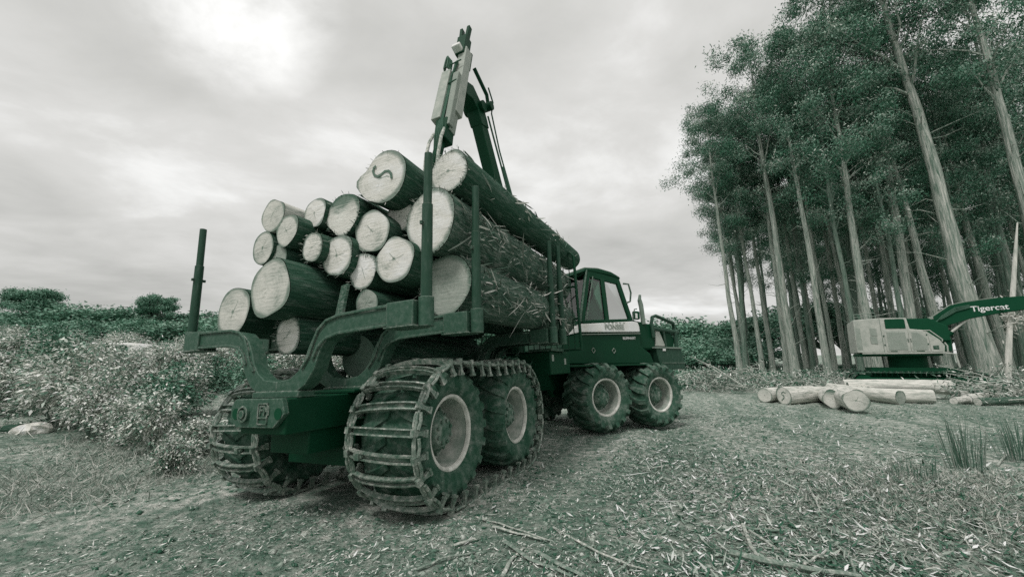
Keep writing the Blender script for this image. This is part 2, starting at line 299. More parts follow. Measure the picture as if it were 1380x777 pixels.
def hsh(i, j, s): x = np.sin(i * 127.1 + j * 311.7 + s * 74.7) * 43758.5453; return x - np.floor(x)
def vn(x, y, s=0):
    i = np.floor(x); j = np.floor(y); u = x - i; v = y - j; u = u * u * (3 - 2 * u); v = v * v * (3 - 2 * v)
    return (hsh(i, j, s) * (1 - u) + hsh(i + 1, j, s) * u) * (1 - v) + (hsh(i, j + 1, s) * (1 - u) + hsh(i + 1, j + 1, s) * u) * v
def fbm(x, y, o=4, s=0):
    t = 0; a = .5
    for k in range(o): t = t + a * (vn(x * 2 ** k, y * 2 ** k, s + k) - .5); a *= .5
    return t
def sst(a, b, x): t = np.clip((x - a) / (b - a), 0, 1); return t * t * (3 - 2 * t)

# photo pixel -> direction -> point on the ground or at a given forward distance
def ray(px, py):
    u = px - 690; v = 388.5 - py
    return np.array([u, F * math.cos(TH) - v * math.sin(TH), F * math.sin(TH) + v * math.cos(TH)]) / F
def at(px, py, Y): d = ray(px, py); return d * (Y / d[1]) + [0, 0, CH]
def on(px, py, z=0.): d = ray(px, py); return d * ((z - CH) / d[2]) + [0, 0, CH]

# ------------------------------------------------------------------ terrain
YAW = math.radians(64.4); ROLL = math.radians(-3)
RX, RY = -1.537, 5.658
UX, UY = math.cos(YAW), math.sin(YAW); NX, NY = -UY, UX
def H(x, y, detail=True):
    x = np.asarray(x, float); y = np.asarray(y, float); r = np.hypot(x, y) + 1e-6
    lat = (x - RX) * NX + (y - RY) * NY; lon = (x - RX) * UX + (y - RY) * UY
    h = -.0524 * np.clip(lat + 1.15, 0, 3.2) * (1 - sst(1.8, 5, lon)) * (1 - sst(9, 22, r))
    fwd = sst(-.2, .15, y / r)
    left = sst(-.10, -.42, x / r)
    h = h + left * fwd * .055 * np.clip(r - 15, 0, 75)
    mid = (1 - left) * fwd
    h = h + mid * (.030 * np.clip(r - 34, 0, 60) + .075 * np.clip(r - 90, 0, 90) * (1 - sst(.45, .62, x / r) * .6))
    h = h + (1 - fwd) * .02 * np.clip(r - 30, 0, 200)
    far = sst(40, 120, r); h = h + far * 5 * fbm(x / 60, y / 60, 3, 5)
    if detail:
        near = 1 - sst(25, 60, r)
        mach = 1 - .75 * np.exp(-((lat / 2.4) ** 4)) * sst(-3, -2, lon) * (1 - sst(3, 6, lon))
        h = h + near * mach * (.16 * fbm(x / 2.2, y / 2.2, 3, 1) + .05 * fbm(x * 1.7, y * 1.7, 4, 2))
        st = fbm(lat * 2.6, lon * .28, 4, 9)                             # drag marks along the machine's path
        beh = (1 - sst(-2.5, -.5, lon)) * (1 - sst(2.8, 4.5, np.abs(lat + .2)))
        h = h + near * (.17 * beh + .04) * st
        for c in (1.1, -1.1): h = h - .07 * np.exp(-((lat - c) / .33) ** 2) * (1 - sst(-1.2, -.4, lon)) * near
        mx, my = on(1330, 680)[:2]
        h = h + .22 * np.exp(-(((x - mx) / 1.7) ** 2 + ((y - my) / 1.2) ** 2))   # grassy hummock on the right
        h = h + near * mach * .030 * fbm(x * 6, y * 6, 3, 4)
    return h
def hz(x, y): return float(H(np.array([x]), np.array([y]))[0])

def build_ground():
    R = np.concatenate([[0.0], np.geomspace(.6, 3, 24)[:-1], np.geomspace(3, 30, 190)[:-1], np.geomspace(30, 1600, 70)])
    na = 560; A = np.concatenate([np.linspace(math.radians(18), math.radians(162), 440, endpoint=False), np.linspace(math.radians(162), math.radians(378), 120, endpoint=False)])
    rr, aa = np.meshgrid(R, A, indexing='ij'); x = rr * np.cos(aa); y = rr * np.sin(aa); z = H(x, y)
    v = np.stack([x, y, z], -1).reshape(-1, 3); nr = len(R)
    i, k = np.meshgrid(np.arange(nr - 1), np.arange(na), indexing='ij'); k2 = (k + 1) % na
    f = np.stack([i * na + k, (i + 1) * na + k, (i + 1) * na + k2, i * na + k2], -1).reshape(-1, 4)
    o = link('ground', arr_mesh('ground', v, f, 'ground', smooth=True)); tag(o, 'bare trampled earth of the forest clearing strewn with bark', 'ground', kind='structure')
build_ground()

# ------------------------------------------------------------------ the forwarder
MROOT = Matrix.Translation((RX, RY, -.06)) @ Matrix.Rotation(YAW, 4, 'Z') @ Matrix.Rotation(ROLL, 4, 'X')
FW = tag(empty('forwarder', MROOT), 'eight-wheeled forestry forwarder with tracked rear bogies carrying a load of sawn logs', 'forwarder')
MF_W = Matrix.Translation((1.968, 9.953, .03)) @ Matrix.Rotation(math.radians(28), 4, 'Z') @ Matrix.Rotation(math.radians(-1), 4, 'X')
MF = MROOT.inverted() @ MF_W                 # front frame, turned at the articulation joint
YC = -.12

def tyre_mesh(mat, hw=.36, R=.67, lug_h=.05, nl=18):
    b = MB()
    prof = [(-.27, .36), (-.33, .40), (-.37, .48), (-.375, .55), (-.345, .605), (-.28, .635), (-.15, .645), (0, .648), (.15, .645), (.28, .635), (.345, .605), (.375, .55), (.37, .48), (.33, .40), (.27, .36)]
    b.lathe(prof, 56)
    for sgn in (-1, 1):
        for i in range(nl):
            t0 = 2 * PI * (i + (.5 if sgn > 0 else 0)) / nl; path = [(-.02, .640, 0), (.10, .642, .10), (.21, .640, .17), (.30, .625, .21), (.365, .575, .225), (.372, .52, .225)]
            vs = []; fs = []
            for j, (y, r, dt) in enumerate(path):
                w = .040 + .012 * j / 5; h = lug_h if j < 4 else (lug_h * .75 if j == 4 else .004)
                for dr, dw in ((-.02, -w * 1.15), (h, -w * .8), (h, w * .8), (-.02, w * 1.15)):
                    yy = y + (dr * .9 if j >= 4 else 0); rr_ = r + (dr if j < 4 else dr * .6); a = t0 + dt + dw / r
                    vs.append((rr_ * math.cos(a), sgn * yy, rr_ * math.sin(a)))
            for j in range(len(path) - 1):
                for k in range(3): fs.append((j * 4 + k, j * 4 + k + 1, j * 4 + 5 + k, j * 4 + 4 + k))
            fs += [(0, 1, 2, 3), tuple(range(len(vs) - 4, len(vs)))[::-1]]
            b.add(vs, fs)
    return b.mesh('wheel', mat, 40)
def rim_mesh():
    return MB().lathe([(-.27, .372), (-.285, .355), (-.24, .330), (-.10, .318), (-.04, .30), (-.02, .22), (-.02, .0)], 48).mesh('rim', 'rim', 40)
def lip_mesh():
    return MB().lathe([(-.268, .385), (-.305, .382), (-.312, .365), (-.300, .345), (-.27, .338)], 48).mesh('rim_lip', 'rim_lip', 60)
def hub_mesh():
    b = MB().lathe([(.27, .37), (.28, .35), (.2, .32), (.15, .1), (.15, 0)], 32).lathe([(-.02, .262), (-.06, .262), (-.075, .22), (-.15, .185), (-.20, .15), (-.215, .08), (-.215, 0)], 32)  # inner dish shares the dark hub colour, painting in underbody shade
    for k in range(12):
        a = 2 * PI * k / 12; c = (.240 * math.cos(a), -.06, .240 * math.sin(a)); b.lathe([(0, .018), (-.04, .018), (-.045, .010), (-.045, 0)], 6, 'y', c)
    for k in range(8):
        a = 2 * PI * k / 8; c = (.115 * math.cos(a), -.198, .115 * math.sin(a)); b.lathe([(0, .02), (-.03, .02), (-.034, 0)], 6, 'y', c)
    return b.mesh('hub', 'hub', 40)
ME_RT, ME_FT, ME_RIM, ME_LIP, ME_HUB = tyre_mesh('tyre', lug_h=.035), tyre_mesh('tyre_clean', lug_h=.062), rim_mesh(), lip_mesh(), hub_mesh()
def wheel(M, right, rear):
    m = M if right else M @ Matrix.Rotation(PI, 4, 'Z')
    w = link('wheel', ME_RT if rear else ME_FT, FW, m @ Matrix.Rotation(random.uniform(0, 6), 4, 'Y'))
    link('rim', ME_RIM, w); link('rim_lip', ME_LIP, w); link('hub', ME_HUB, w)
for sx in (-.8, .8):
    for s in (-1, 1): wheel(Matrix.Translation((sx, s * 1.12, .715)), s < 0, True)
for sx in (-.78, .78):
    for s in (-1, 1): wheel(MF @ Matrix.Translation((sx, s * 1.12, .69)), s < 0, False)

def bogie_track(s):
    """steel band track running round both wheels of a rear bogie"""
    R = .712; a = .8; zc = .715; Lf = 2 * a; P = 2 * Lf + 2 * PI * R; n = 36
    def pos(t):
        d = (t % 1) * P
        if d < Lf: return (-a + d, zc + R - .018 * math.sin(PI * d / Lf) * 2, 0.0)
        d -= Lf
        if d < PI * R: th = d / R; return (a + R * math.sin(th), zc + R * math.cos(th), th)
        d -= PI * R
        if d < Lf: return (a - d, zc - R, PI)
        d -= Lf; th = d / R; return (-a - R * math.sin(th), zc - R * math.cos(th), PI + th)
    yc = s * 1.12
    # side chain cables as the body of the track
    b = MB()
    for sy in (-.40, .40):
        pts = [pos(i / 144) for i in range(144)]
        b.tube([(p[0], sy * 1.0, p[1] - 0) for p in pts] + [(pts[0][0], sy, pts[0][1])], .013, 6)
    tr = b.build('bogie_track', 'track_steel', FW, Matrix.Translation((0, yc, 0)))
    # crossbar: arched double-ribbed channel
    c = MB(); ys = [-.40, -.36, -.26, -.13, 0, .13, .26, .36, .40]; zs = [-.05, -.022, .006, .02, .024, .02, .006, -.022, -.05]
    for dx in (-.030, .030): c.sweep([(dx, y, z + .024) for y, z in zip(ys, zs)], .014, .046, (1, 0, 0))
    nf = len(c.f); c.sweep([(0, y, z + .004) for y, z in zip(ys, zs)], .05, .012, (1, 0, 0))
    me_c = c.mesh('crossbar', 'track_steel', 30); me_c.materials.append(MATS['hub'])
    for p in list(me_c.polygons)[nf:]: p.material_index = 1
    g = MB(); g.box((-.03, -.03, .02), (.03, .03, .075)); g.box((-.012, -.05, .03), (.012, .05, .06)); me_g = g.mesh('stud', 'track_steel', 30)
    # side paddle with stud and connecting link
    k = MB(); k.prism([(-.024, .03), (.024, .03), (.018, -.04), (.026, -.09), (.012, -.12), (-.012, -.12), (-.026, -.09), (-.018, -.04)], -.014, .014, 'y')
    k.box((-.03, -.02, .0), (.03, .02, .055)); k.box((-.034, -.02, -.125), (.034, .022, -.10))
    me_k = k.mesh('side_paddle', 'track_steel', 30)
    q = MB(); dx = P / n
    q.tube([(.03, .022, 0), (dx * .3, .03, .008), (dx * .7, .03, .008), (dx - .03, .022, 0)], .016, 6); q.tube([(.03, -.022, 0), (dx * .5, -.028, -.008), (dx - .03, -.022, 0)], .016, 6)
    me_q = q.mesh('chain_link', 'track_steel', 40)
    for i in range(n):
        x, z, th = pos(i / n + .006)
        m = Matrix.Translation((x, 0, z)) @ Matrix.Rotation(th, 4, 'Y') @ Matrix.Rotation(random.uniform(-.05, .05), 4, 'Z')
        link('crossbar', me_c, tr, m)
        if i % 3 == 0: link('stud', me_g, tr, m @ Matrix.Translation((0, random.choice((-.2, .22)), .01)))
        for sy in (-.405, .405):
            m2 = m @ Matrix.Translation((0, sy, -.01)) @ Matrix.Rotation((-1 if sy > 0 else 1) * -.16, 4, 'X'); link('side_paddle', me_k, tr, m2)
            link('chain_link', me_q, tr, m @ Matrix.Translation((0, sy, .0)) @ Matrix.Rotation(random.uniform(-.06, .06) + P / n / R * .5 * (1 if th not in (0.0, PI) else 0), 4, 'Y'))
bogie_track(-1); bogie_track(1)

def rear_parts():
    b = MB(); b.box((-1.98, YC - .33, .84), (3.3, YC + .33, 1.16)); b.box((-1.25, -.52, .42), (1.25, .50, .9)); b.box((-1.7, YC - .28, .62), (2.6, YC + .28, .86)); b.box((1.2, -.9, .75), (2.9, .8, 1.2)); b.box((-1.3, YC - .42, 1.16), (2.4, YC + .42, 1.20)); b.box((3.3, YC - .22, .72), (3.66, YC + .22, 1.25))  # deep belly boxes added to darken the underside
    b.build('rear_frame', 'paint_dark', FW, bevel=.012)
    for s in (-1, 1):
        b = MB(); b.prism([(-.8, .60), (-.25, .52), (.25, .52), (.8, .60), (.86, .72), (.8, .84), (.2, .92), (-.2, .92), (-.8, .84), (-.86, .72)], s * .48, s * .72, 'y'); b.lathe([(s * .2, .2), (s * .74, .2)], 20, 'y', (0, 0, .72)); b.build('bogie_case', 'black', FW, bevel=.015)
    # hitch plate at the tail
    b = MB(); b.prism([(.24, 1.165), (-.44, 1.165), (-.49, 1.03), (-.345, .905), (.20, .905), (.30, .98), (.30, 1.10)], -2.03, -1.98); hp = b.build('hitch_plate', 'bunk_steel', FW, bevel=.006)
    for y, r in ((.215, .052), (-.405, .052)):
        MB().lathe([(-2.034, r), (-2.034, 0)], 20, 'x', (0, y, 1.03)).build('hole_shade_disc', 'black', hp)  # flat black disc painting the dark inside of a hole
    b = MB(); b.lathe([(-2.03, .075), (-2.06, .075), (-2.062, .06), (-2.035, .055), (-2.035, .038), (-2.07, .036), (-2.07, 0)], 24, 'x', (0, .075, 1.03)); b.build('pivot_ring', 'bunk_steel', hp)
    b = MB()
    for lo, hi in (((-.265, .935), (-.255, 1.125)), ((-.135, .935), (-.125, 1.125)), ((-.265, 1.115), (-.125, 1.125)), ((-.265, .935), (-.125, .945)), ((-.265, .99), (-.125, 1.0))): b.box((-2.042, lo[0], lo[1]), (-2.028, hi[0], hi[1]))
    b.build('maker_plate', 'bunk_steel', hp)
    Mt = Matrix(((0, 0, -1, -2.032), (-1, 0, 0, -.140), (0, 1, 0, 1.02), (0, 0, 0, 1))); text('embossed_letters', 'FM', .12, 'bunk_steel', hp, Mt, .008)
    # bunks with stakes
    arm = [(0, 1.235), (.22, 1.26), (.36, 1.34), (.455, 1.46), (.50, 1.58), (.56, 1.69), (.66, 1.765), (.82, 1.80), (1.1, 1.81), (1.45, 1.82)]
    th = [.15, .16, .17, .17, .165, .16, .16, .15, .14, .13]
    for bi, (bx, top) in enumerate(((-1.8, 3.27), (-.97, 3.30), (1.33, 3.34), (1.78, 3.38))):
        b = MB()
        for s in (-1, 1): b.sweep([(bx, YC + s * y, z) for y, z in arm], .15, th, (1, 0, 0))
        b.box((bx - .09, YC - .34, 1.16), (bx + .09, YC + .34, 1.22))
        for s in (-1, 1): b.sweep([(bx - .085, YC + s * y, z - .082) for y, z in arm[4:]], .02, .03, (1, 0, 0)); b.sweep([(bx - .085, YC + s * y, z + .082) for y, z in arm[2:]], .02, .03, (1, 0, 0))
        bk = b.build('bunk', 'bunk_steel', FW, bevel=.008)
        for s in (-1, 1):
            e = MB(); e.box((bx - .10, YC + s * 1.40, 1.715), (bx + .10, YC + s * 1.69, 1.925)); e.box((bx - .115, YC + s * 1.38, 1.70), (bx + .115, YC + s * 1.70, 1.716)); e.build('extension_block', 'bunk_steel', bk, bevel=.008)
            e = MB(); y = YC + s * 1.75; e.tube([(bx, y, 1.70), (bx, y, 1.95)], .066, 14); e.build('stake_socket', 'bunk_steel', bk, bevel=.006)
            e = MB(); y2 = y + s * .03; e.tube([(bx, y, 1.93), (bx, y + s * .015, 2.78)], [.050, .048], 14); e.tube([(bx, y + s * .015, 2.78), (bx, y2, top)], [.039, .038], 14)
            e.box((bx - .075, y - .012, 2.58), (bx + .075, y + .012, 2.61)); e.build('stake', 'stake_steel', bk)
    # headboard
    hb = MB()
    for y0, y1 in ((YC - 1.83, YC + 1.7),):
        hb.tube([(2.58, y0, 1.62), (2.55, y0, 3.38), (2.55, y0 + .06, 3.46), (2.55, y1, 3.46), (2.58, y1, 1.62)], .028, 8)
        for z in (1.64, 2.2, 2.8): hb.tube([(2.57, y0, z), (2.57, y1, z)], .02, 8)
    h = hb.build('headboard', 'paint_dark', FW)
    me = MB().tube([(2.565, 0, 1.64), (2.555, 0, 3.46)], .009, 6).mesh('grille_bar', 'paint_dark')
    y = YC - 1.72
    while y < YC + 1.65: link('grille_bar', me, h, Matrix.Translation((0, y, 0))); y += .115
    # valve box and steps behind the joint
    b = MB(); b.box((1.9, YC - .85, 1.2), (3.25, YC + .8, 1.58)); b.box((2.0, -1.55, 1.22), (3.1, YC - .85, 1.62)); b.build('valve_cover', 'paint_dark', FW, bevel=.02)
    b = MB(); b.box((1.9, -1.62, 1.62), (2.7, -1.2, 1.66)); b.build('stake_shelf', 'bunk_steel', FW, bevel=.005)
    for x, z in ((2.08, 1.52), (2.75, 1.46)): MB().box((x, -1.555, z - .07), (x + .10, -1.550, z + .04)).build('warning_sticker', 'lettering_dark', FW)
    b = MB()
    for k in range(5):
        p = [(1.0 + .25 * k * .3 + random.uniform(-.1, .1), -1.1 + random.uniform(-.1, .2), 1.35 + .05 * k)]
        for j in range(5): q = p[-1]; p.append((q[0] + .22, q[1] + random.uniform(-.06, .06), 1.38 + .12 * math.sin(j * 1.3 + k) + .04 * k))
        b.tube(p, .016, 6)
    b.build('hydraulic_hose', 'rubber_hose', FW)
    # short chain hanging by the right rear wheel
    b = MB()
    for k in range(7): c = Vector((-1.35 + .012 * (k % 2), -.50 - .03 * k, .52 + .035 * abs(k - 3))); b.tube([c + Vector((0, .025 * math.cos(t), .02 * math.sin(t))) for t in np.linspace(0, 2 * PI, 9)], .008, 6)
    b.build('hanging_chain', 'track_steel', FW)
rear_parts()

def crane():
    b = MB(); b.lathe([(1.2, .32), (1.5, .32), (1.55, .24), (3.7, .2), (3.75, .26), (4.05, .26), (4.1, 0)], 20, 'z', (3.0, -.4, 0)); b.build('crane_pillar', 'paint_dark', FW, bevel=.01)
    B0, J = Vector((3.0, -.45, 3.9)), Vector((2.3, -.06, 7.05))
    b = MB(); b.sweep([B0, B0.lerp(J, .3), J], .25, [.28, .32, .30], (0, 1, 0)); b.sweep([B0.lerp(J, .86), B0.lerp(J, .92), J + (J - B0) * .03], .30, [.32, .36, .32], (0, 1, 0)); bo = b.build('crane_boom', 'paint_dark', FW, bevel=.015)
    d = (J - B0).normalized(); side = Vector((.45, -.35, 0))
    b = MB(); b.tube([B0 + side * .55, J + side * .5 - d * .1], .022, 6); b.tube([B0.lerp(J, .05) + side * .62, B0.lerp(J, .45) + side * .62, B0.lerp(J, .6) + side * .55], .03, 6); b.tube([B0 + side * .72, B0.lerp(J, .72) + side * .62, J + side * .7, J + Vector((.3, -.3, .25)), J + Vector((.1, -.3, .5))], .018, 6); b.build('boom_pipe', 'rubber_hose', bo)
    b = MB(); b.lathe([(-.24, .12), (.24, .12), (.24, 0)], 16, 'y', tuple(J)); b.lathe([(-.24, .12), (-.24, 0)], 16, 'y', tuple(J)); b.lathe([(-.26, 0), (-.26, .10), (.2, .10), (.2, 0)], 12, 'y', tuple(J + Vector((.22, -.06, .12)))); b.tube([J + Vector((.05, -.2, 0)), J + Vector((.26, -.2, .16)), J + Vector((.20, -.2, .42)), J + Vector((-.25, -.15, .8))], .045, 8); b.sweep([J + Vector((0, .0, -.05)), J + Vector((-.35, -.02, .12)), J + Vector((-.85, -.03, .0))], .30, [.30, .34, .26], (0, 1, 0)); b.build('knuckle', 'paint_dark', bo, bevel=.008)
    # stick, hanging back over the load
    Tp, E = Vector((1.80, -.16, 8.42)), Vector((1.00, -.14, 5.45)); ax = (E - Tp).normalized(); ln = (E - Tp).length
    sd = Vector((0, 1, 0)); nr = sd.cross(ax).normalized()
    def P(t, a=0, c=0): return Tp + ax * (ln * t) + sd * a + nr * c
    b = MB(); b.sweep([P(.14, -.05, -.03), P(.76, -.08, -.04)], .19, .22, sd); st = b.build('crane_stick', 'crane_box', FW, bevel=.012)
    b = MB(); b.sweep([P(.40, .15, .12), P(.84, .15, .13)], .21, .19, sd); b.build('hose_guard', 'crane_box', st, bevel=.012)
    b = MB(); b.sweep([P(.44, -.09, .12), P(.90, -.09, .10)], .13, .13, sd); b.sweep([P(.64, -.04, 0), P(.92, -.04, 0)], .17, .18, sd); b.build('extension_beam', 'grille', st, bevel=.012)
    b = MB(); b.sweep([P(.84, .03, .06), P(1.0, .02, .03)], .26, .26, sd); b.sweep([P(.98, .06, .06), P(1.18, .06, .08)], .14, .14, sd); b.build('tip_bracket', 'paint_dark', st, bevel=.02)
    b = MB(); b.sweep([P(.02, 0, .02), P(.20, 0, .0)], .22, .22, sd)
    for a in (-.09, .09): b.sweep([P(-.09, a * 1.0, .04), P(.04, a * .8, .03)], .07, .11, sd)
    b.build('cylinder_fork', 'paint_dark', st, bevel=.012)
    b = MB(); b.sweep([P(.10, -.02, -.19), P(.27, -.02, -.20)], .16, .05, sd); b.build('cover_flap', 'paint_dark', st)
    b = MB(); b.box((-.10, -.10, -.05), (.10, .10, .05), Matrix.Translation(P(.175, .02, .15)) @ Matrix.Rotation(.4, 4, 'Y')); b.build('work_lamp', 'white_paint', st, bevel=.02)
    b = MB()
    for k in range(4): c = P(.36, .17, .14); w = .10 - .02 * k; b.tube([c + sd * (w * math.cos(t)) * .8 - ax * (.30 * math.sin(t) + .0) + nr * .03 * k for t in np.linspace(-.2, PI + .2, 12)], .017, 6)
    b.build('hose_loop', 'rubber_hose', st)
    b = MB()
    for k in range(5): b.tube([P(.30, -.02 + .04 * (k % 2), .10 + .01 * k), P(.45, .02, .13 + .01 * k), P(.60, .015 * k - .01, .17), P(.85, .02 * k, .18), P(.98, .04 * k - .05, .18), P(1.08, .04 * k - .05, .12)], .014, 6)
    b.tube([P(.32, -.14, .16), P(.34, .12, .18)], .014, 6); b.tube([P(.52, -.14, .18), P(.54, .10, .2)], .014, 6); b.build('stick_hose', 'rubber_hose', st)
    for a, t0, t1, dx in ((.16, .95, 1.36, .0), (-.06, .93, 1.34, .0)):
        MB().tube([P(t0, a, .16), P(t0 + .08, a * 1.15, .21), P((t0 + t1) / 2, a * 1.2, .20), P(t1, a * 1.1, .12)], .030, 8).build('sleeved_hose', 'hose_sleeve', st)
    b = MB(); b.tube([P(1.12, .1, .12), P(1.3, .1, .1)], .09, 10); b.box((-.2, -.2, -.35), (.2, .2, .0), Matrix.Translation(P(1.33, .1, .1))); b.build('rotator', 'paint_dark', st, bevel=.02)
crane()

def front_parts():
    fr = lambda b, name, mat, parent=None, bevel=0.01, **k: b.build(name, mat, parent or FW, MF if parent is None else None, bevel=bevel, **k)
    b = MB(); b.box((-2.2, -.3, .8), (2.1, .3, 1.3)); b.box((-2.3, -.2, .7), (-1.6, .2, 1.25)); b.box((-1.5, -.62, 1.2), (1.6, .62, 1.42)); fr(b, 'front_frame', 'paint_dark')
    for s in (-1, 1):
        b = MB(); b.prism([(-.78, .58), (.78, .58), (.85, .69), (.78, .80), (-.78, .80), (-.85, .69)], s * .45, s * .7, 'y'); b.lathe([(s * .2, .2), (s * .74, .2)], 20, 'y', (0, 0, .7)); fr(b, 'bogie_case', 'black')
    # body side: dark lower panel, white band above
    b = MB(); b.prism([(-1.52, 1.36), (1.16, 1.36), (1.02, 1.62), (.74, 1.78), (.70, 2.10), (-1.08, 2.03), (-1.42, 1.95), (-1.56, 1.7)], -1.0, 1.0, 'y'); bd = fr(b, 'body', 'paint_dark', bevel=.03)
    b = MB(); b.prism([(-1.66, 1.30), (1.12, 1.34), (1.14, 1.37), (-1.66, 1.345)], -1.32, -.98, 'y'); b.prism([(-1.66, 1.30), (1.12, 1.34), (1.14, 1.37), (-1.66, 1.345)], .98, 1.32, 'y'); fr(b, 'mudguard', 'paint_dark')
    b = MB(); b.prism([(-1.42, 1.965), (-1.06, 2.045), (.715, 2.115), (.70, 2.25), (.66, 2.345), (.45, 2.36), (-1.0, 2.235), (-1.32, 2.12)], -1.025, 1.025, 'y'); wb = fr(b, 'white_band', 'white_paint', bevel=.02)
    b = MB(); b.box((-1.07, -1.03, 2.045), (-1.055, -1.02, 2.24)); b.build('panel_seam', 'black', wb)
    b = MB(); b.prism([(-1.05, 1.99), (.7, 2.07), (.7, 2.085), (-1.05, 2.005)], -1.04, -1.0, 'y'); b.build('trim_strip', 'lettering_dark', bd)
    Mt = lambda x, z, a=.04: Matrix.Translation((x, -1.034, z)) @ Matrix.Rotation(-a, 4, 'Y') @ Matrix.Rotation(PI / 2, 4, 'X')
    text('lettering', 'PONSSE', .165, 'lettering_dark', wb, Mt(-.38, 2.135))
    b = MB()
    for k in range(6): b.box((-.40 + .115 * k, -1.032, 2.275 + .005 * k), (-.34 + .115 * k, -1.028, 2.29 + .005 * k))
    b.build('pinstripe', 'lettering_dark', wb)
    text('lettering', 'ELEPHANT', .085, 'lettering', bd, Matrix.Translation((.16, -1.008, 1.925)) @ Matrix.Rotation(-.03, 4, 'Y') @ Matrix.Rotation(PI / 2, 4, 'X'))
    for x in (-.72, -.13):
        b = MB()
        for k in range(4):
            a0, a1 = PI / 2 * k, PI / 2 * (k + 1); p = lambda a: Vector((x + .05 * math.cos(a), -1.008, 1.66 + .06 * math.sin(a))); b.tube([p(a0), p(a1)], .006, 5)
        b.build('diamond_mark', 'lettering_dark', bd)
    # cab
    w0, w1 = .97, .80
    A, B_, C, D = (-.98, 2.26), (.47, 2.37), (-.62, 3.50), (.27, 3.40); Mb, Mt_ = (-.26, 2.32), (-.20, 3.44)
    def q(p, s, top): return Vector((p[0], s * (w1 if top else w0), p[1]))
    b = MB()
    for s in (-1, 1):
        b.sweep([q(A, s, 0), q(C, s, 1)], .10, .10, (0, 1, 0)); b.sweep([q(B_, s, 0), q(D, s, 1)], .10, .10, (0, 1, 0)); b.sweep([q(Mb, s, 0), q(Mt_, s, 1)], .08, .11, (0, 1, 0))
        b.sweep([q(A, s, 0), q(B_, s, 0)], .10, .10, (0, 1, 0)); b.sweep([q(C, s, 1) - Vector((0, 0, .06)), q(D, s, 1) - Vector((0, 0, .06))], .10, .16, (0, 1, 0))
    for p, t in ((A, 0), (B_, 0), (C, 1), (D, 1)): b.sweep([q(p, -1, t), q(p, 1, t)], .10, .10, (1, 0, 0))
    b.box((-.9, -.9, 2.2), (.42, .9, 2.30)); cab = fr(b, 'cab', 'paint_dark', bevel=.012)
    b = MB(); b.prism([(-.80, 3.46), (-.74, 3.57), (-.3, 3.60), (.1, 3.55), (.34, 3.46), (.36, 3.40), (.0, 3.46), (-.6, 3.49)], -.86, .86, 'y'); b.build('roof', 'paint_dark', cab, bevel=.03)
    b = MB(); b.prism([(-.70, 3.575), (-.3, 3.605), (.1, 3.557), (.30, 3.48), (.30, 3.50), (.1, 3.575), (-.3, 3.625), (-.70, 3.595)], -.80, .80, 'y'); b.build('roof_highlight', 'grille', cab)  # thin paler sheet that paints a highlight along the roof top
    def pane(name, pts, mat):
        n = (pts[1] - pts[0]).cross(pts[2] - pts[0]).normalized() * .006
        MB().add([p - n for p in pts] + [p + n for p in pts], [(0, 1, 2, 3), (7, 6, 5, 4)] + [(i, (i + 1) % 4, 4 + (i + 1) % 4, 4 + i) for i in range(4)]).build(name, mat, cab, smooth=0)
    for s in (-1, 1):
        pane('window_pane', [q(A, s, 0), q(Mb, s, 0), q(Mt_, s, 1), q(C, s, 1)], 'glass_dark'); pane('window_pane', [q(Mb, s, 0), q(B_, s, 0), q(D, s, 1), q(Mt_, s, 1)], 'glass_mirror' if s < 0 else 'glass_clear')
    pane('window_pane', [q(A, 1, 0), q(A, -1, 0), q(C, -1, 1), q(C, 1, 1)], 'glass_clear'); pane('window_pane', [q(B_, -1, 0), q(B_, 1, 0), q(D, 1, 1), q(D, -1, 1)], 'glass_clear')
    b = MB(); b.box((-.55, -.42, 2.3), (-.05, .12, 2.62)); b.box((-.1, -.42, 2.6), (.06, .12, 3.22)); b.box((-.06, -.3, 3.2), (.04, .0, 3.38)); b.build('seat', 'black', cab, bevel=.05)
    b = MB(); b.box((-.2, -.70, 2.3), (.3, -.5, 2.9)); b.build('door_trim', 'black', cab, bevel=.03)
    b = MB(); b.tube([q(A, -1, 0) + Vector((-.06, -.03, .03)), q(C, -1, 1) + Vector((-.06, -.05, .02))], .022, 8); b.tube([q(A, -1, 0) + Vector((.10, -.05, .08)), q(C, -1, 1) + Vector((.12, -.05, -.12))], .014, 8); b.build('cab_handrail', 'bunk_steel', cab)
    b = MB(); b.tube([q(A, 1, 0) + Vector((-.1, 0, .4)), q(A, .2, 0) + Vector((.02, 0, .5)), q(A, -.4, 0) + Vector((.1, 0, .85))], .015, 6); b.build('wiper', 'black', cab)
    b = MB(); b.tube([(.36, -.92, 3.28), (.46, -1.0, 3.26), (.50, -1.02, 3.05), (.48, -1.0, 2.84), (.40, -.93, 2.80)], .022, 8); b.build('mirror_arm', 'bunk_steel', cab)
    b = MB(); b.box((.60, -1.0, 2.42), (.78, -.9, 2.62)); lm = b.build('work_lamp', 'black', cab, bevel=.03); MB().box((.615, -1.008, 2.44), (.68, -1.0, 2.56)).build('lamp_glass', 'white_paint', lm)
    b = MB(); b.tube([(.60, -.95, 2.38), (.58, -.98, 2.52), (.62, -.98, 2.66), (.72, -.96, 2.68)], .014, 6); b.build('lamp_bracket', 'bunk_steel', cab)
    # hood, exhaust, guard rail, step
    b = MB(); b.prism([(.55, 1.7), (1.24, 1.7), (1.9, 1.68), (2.0, 2.0), (1.75, 2.24), (1.18, 2.33), (.66, 2.40), (.52, 2.36)], -.94, .94, 'y'); hd = fr(b, 'engine_hood', 'paint_dark', bevel=.05)
    b = MB(); b.prism([(1.26, 1.80), (1.30, 2.24), (1.40, 2.20), (1.60, 1.80)], -.965, -.94, 'y'); b.build('hood_flash', 'light_panel', hd)
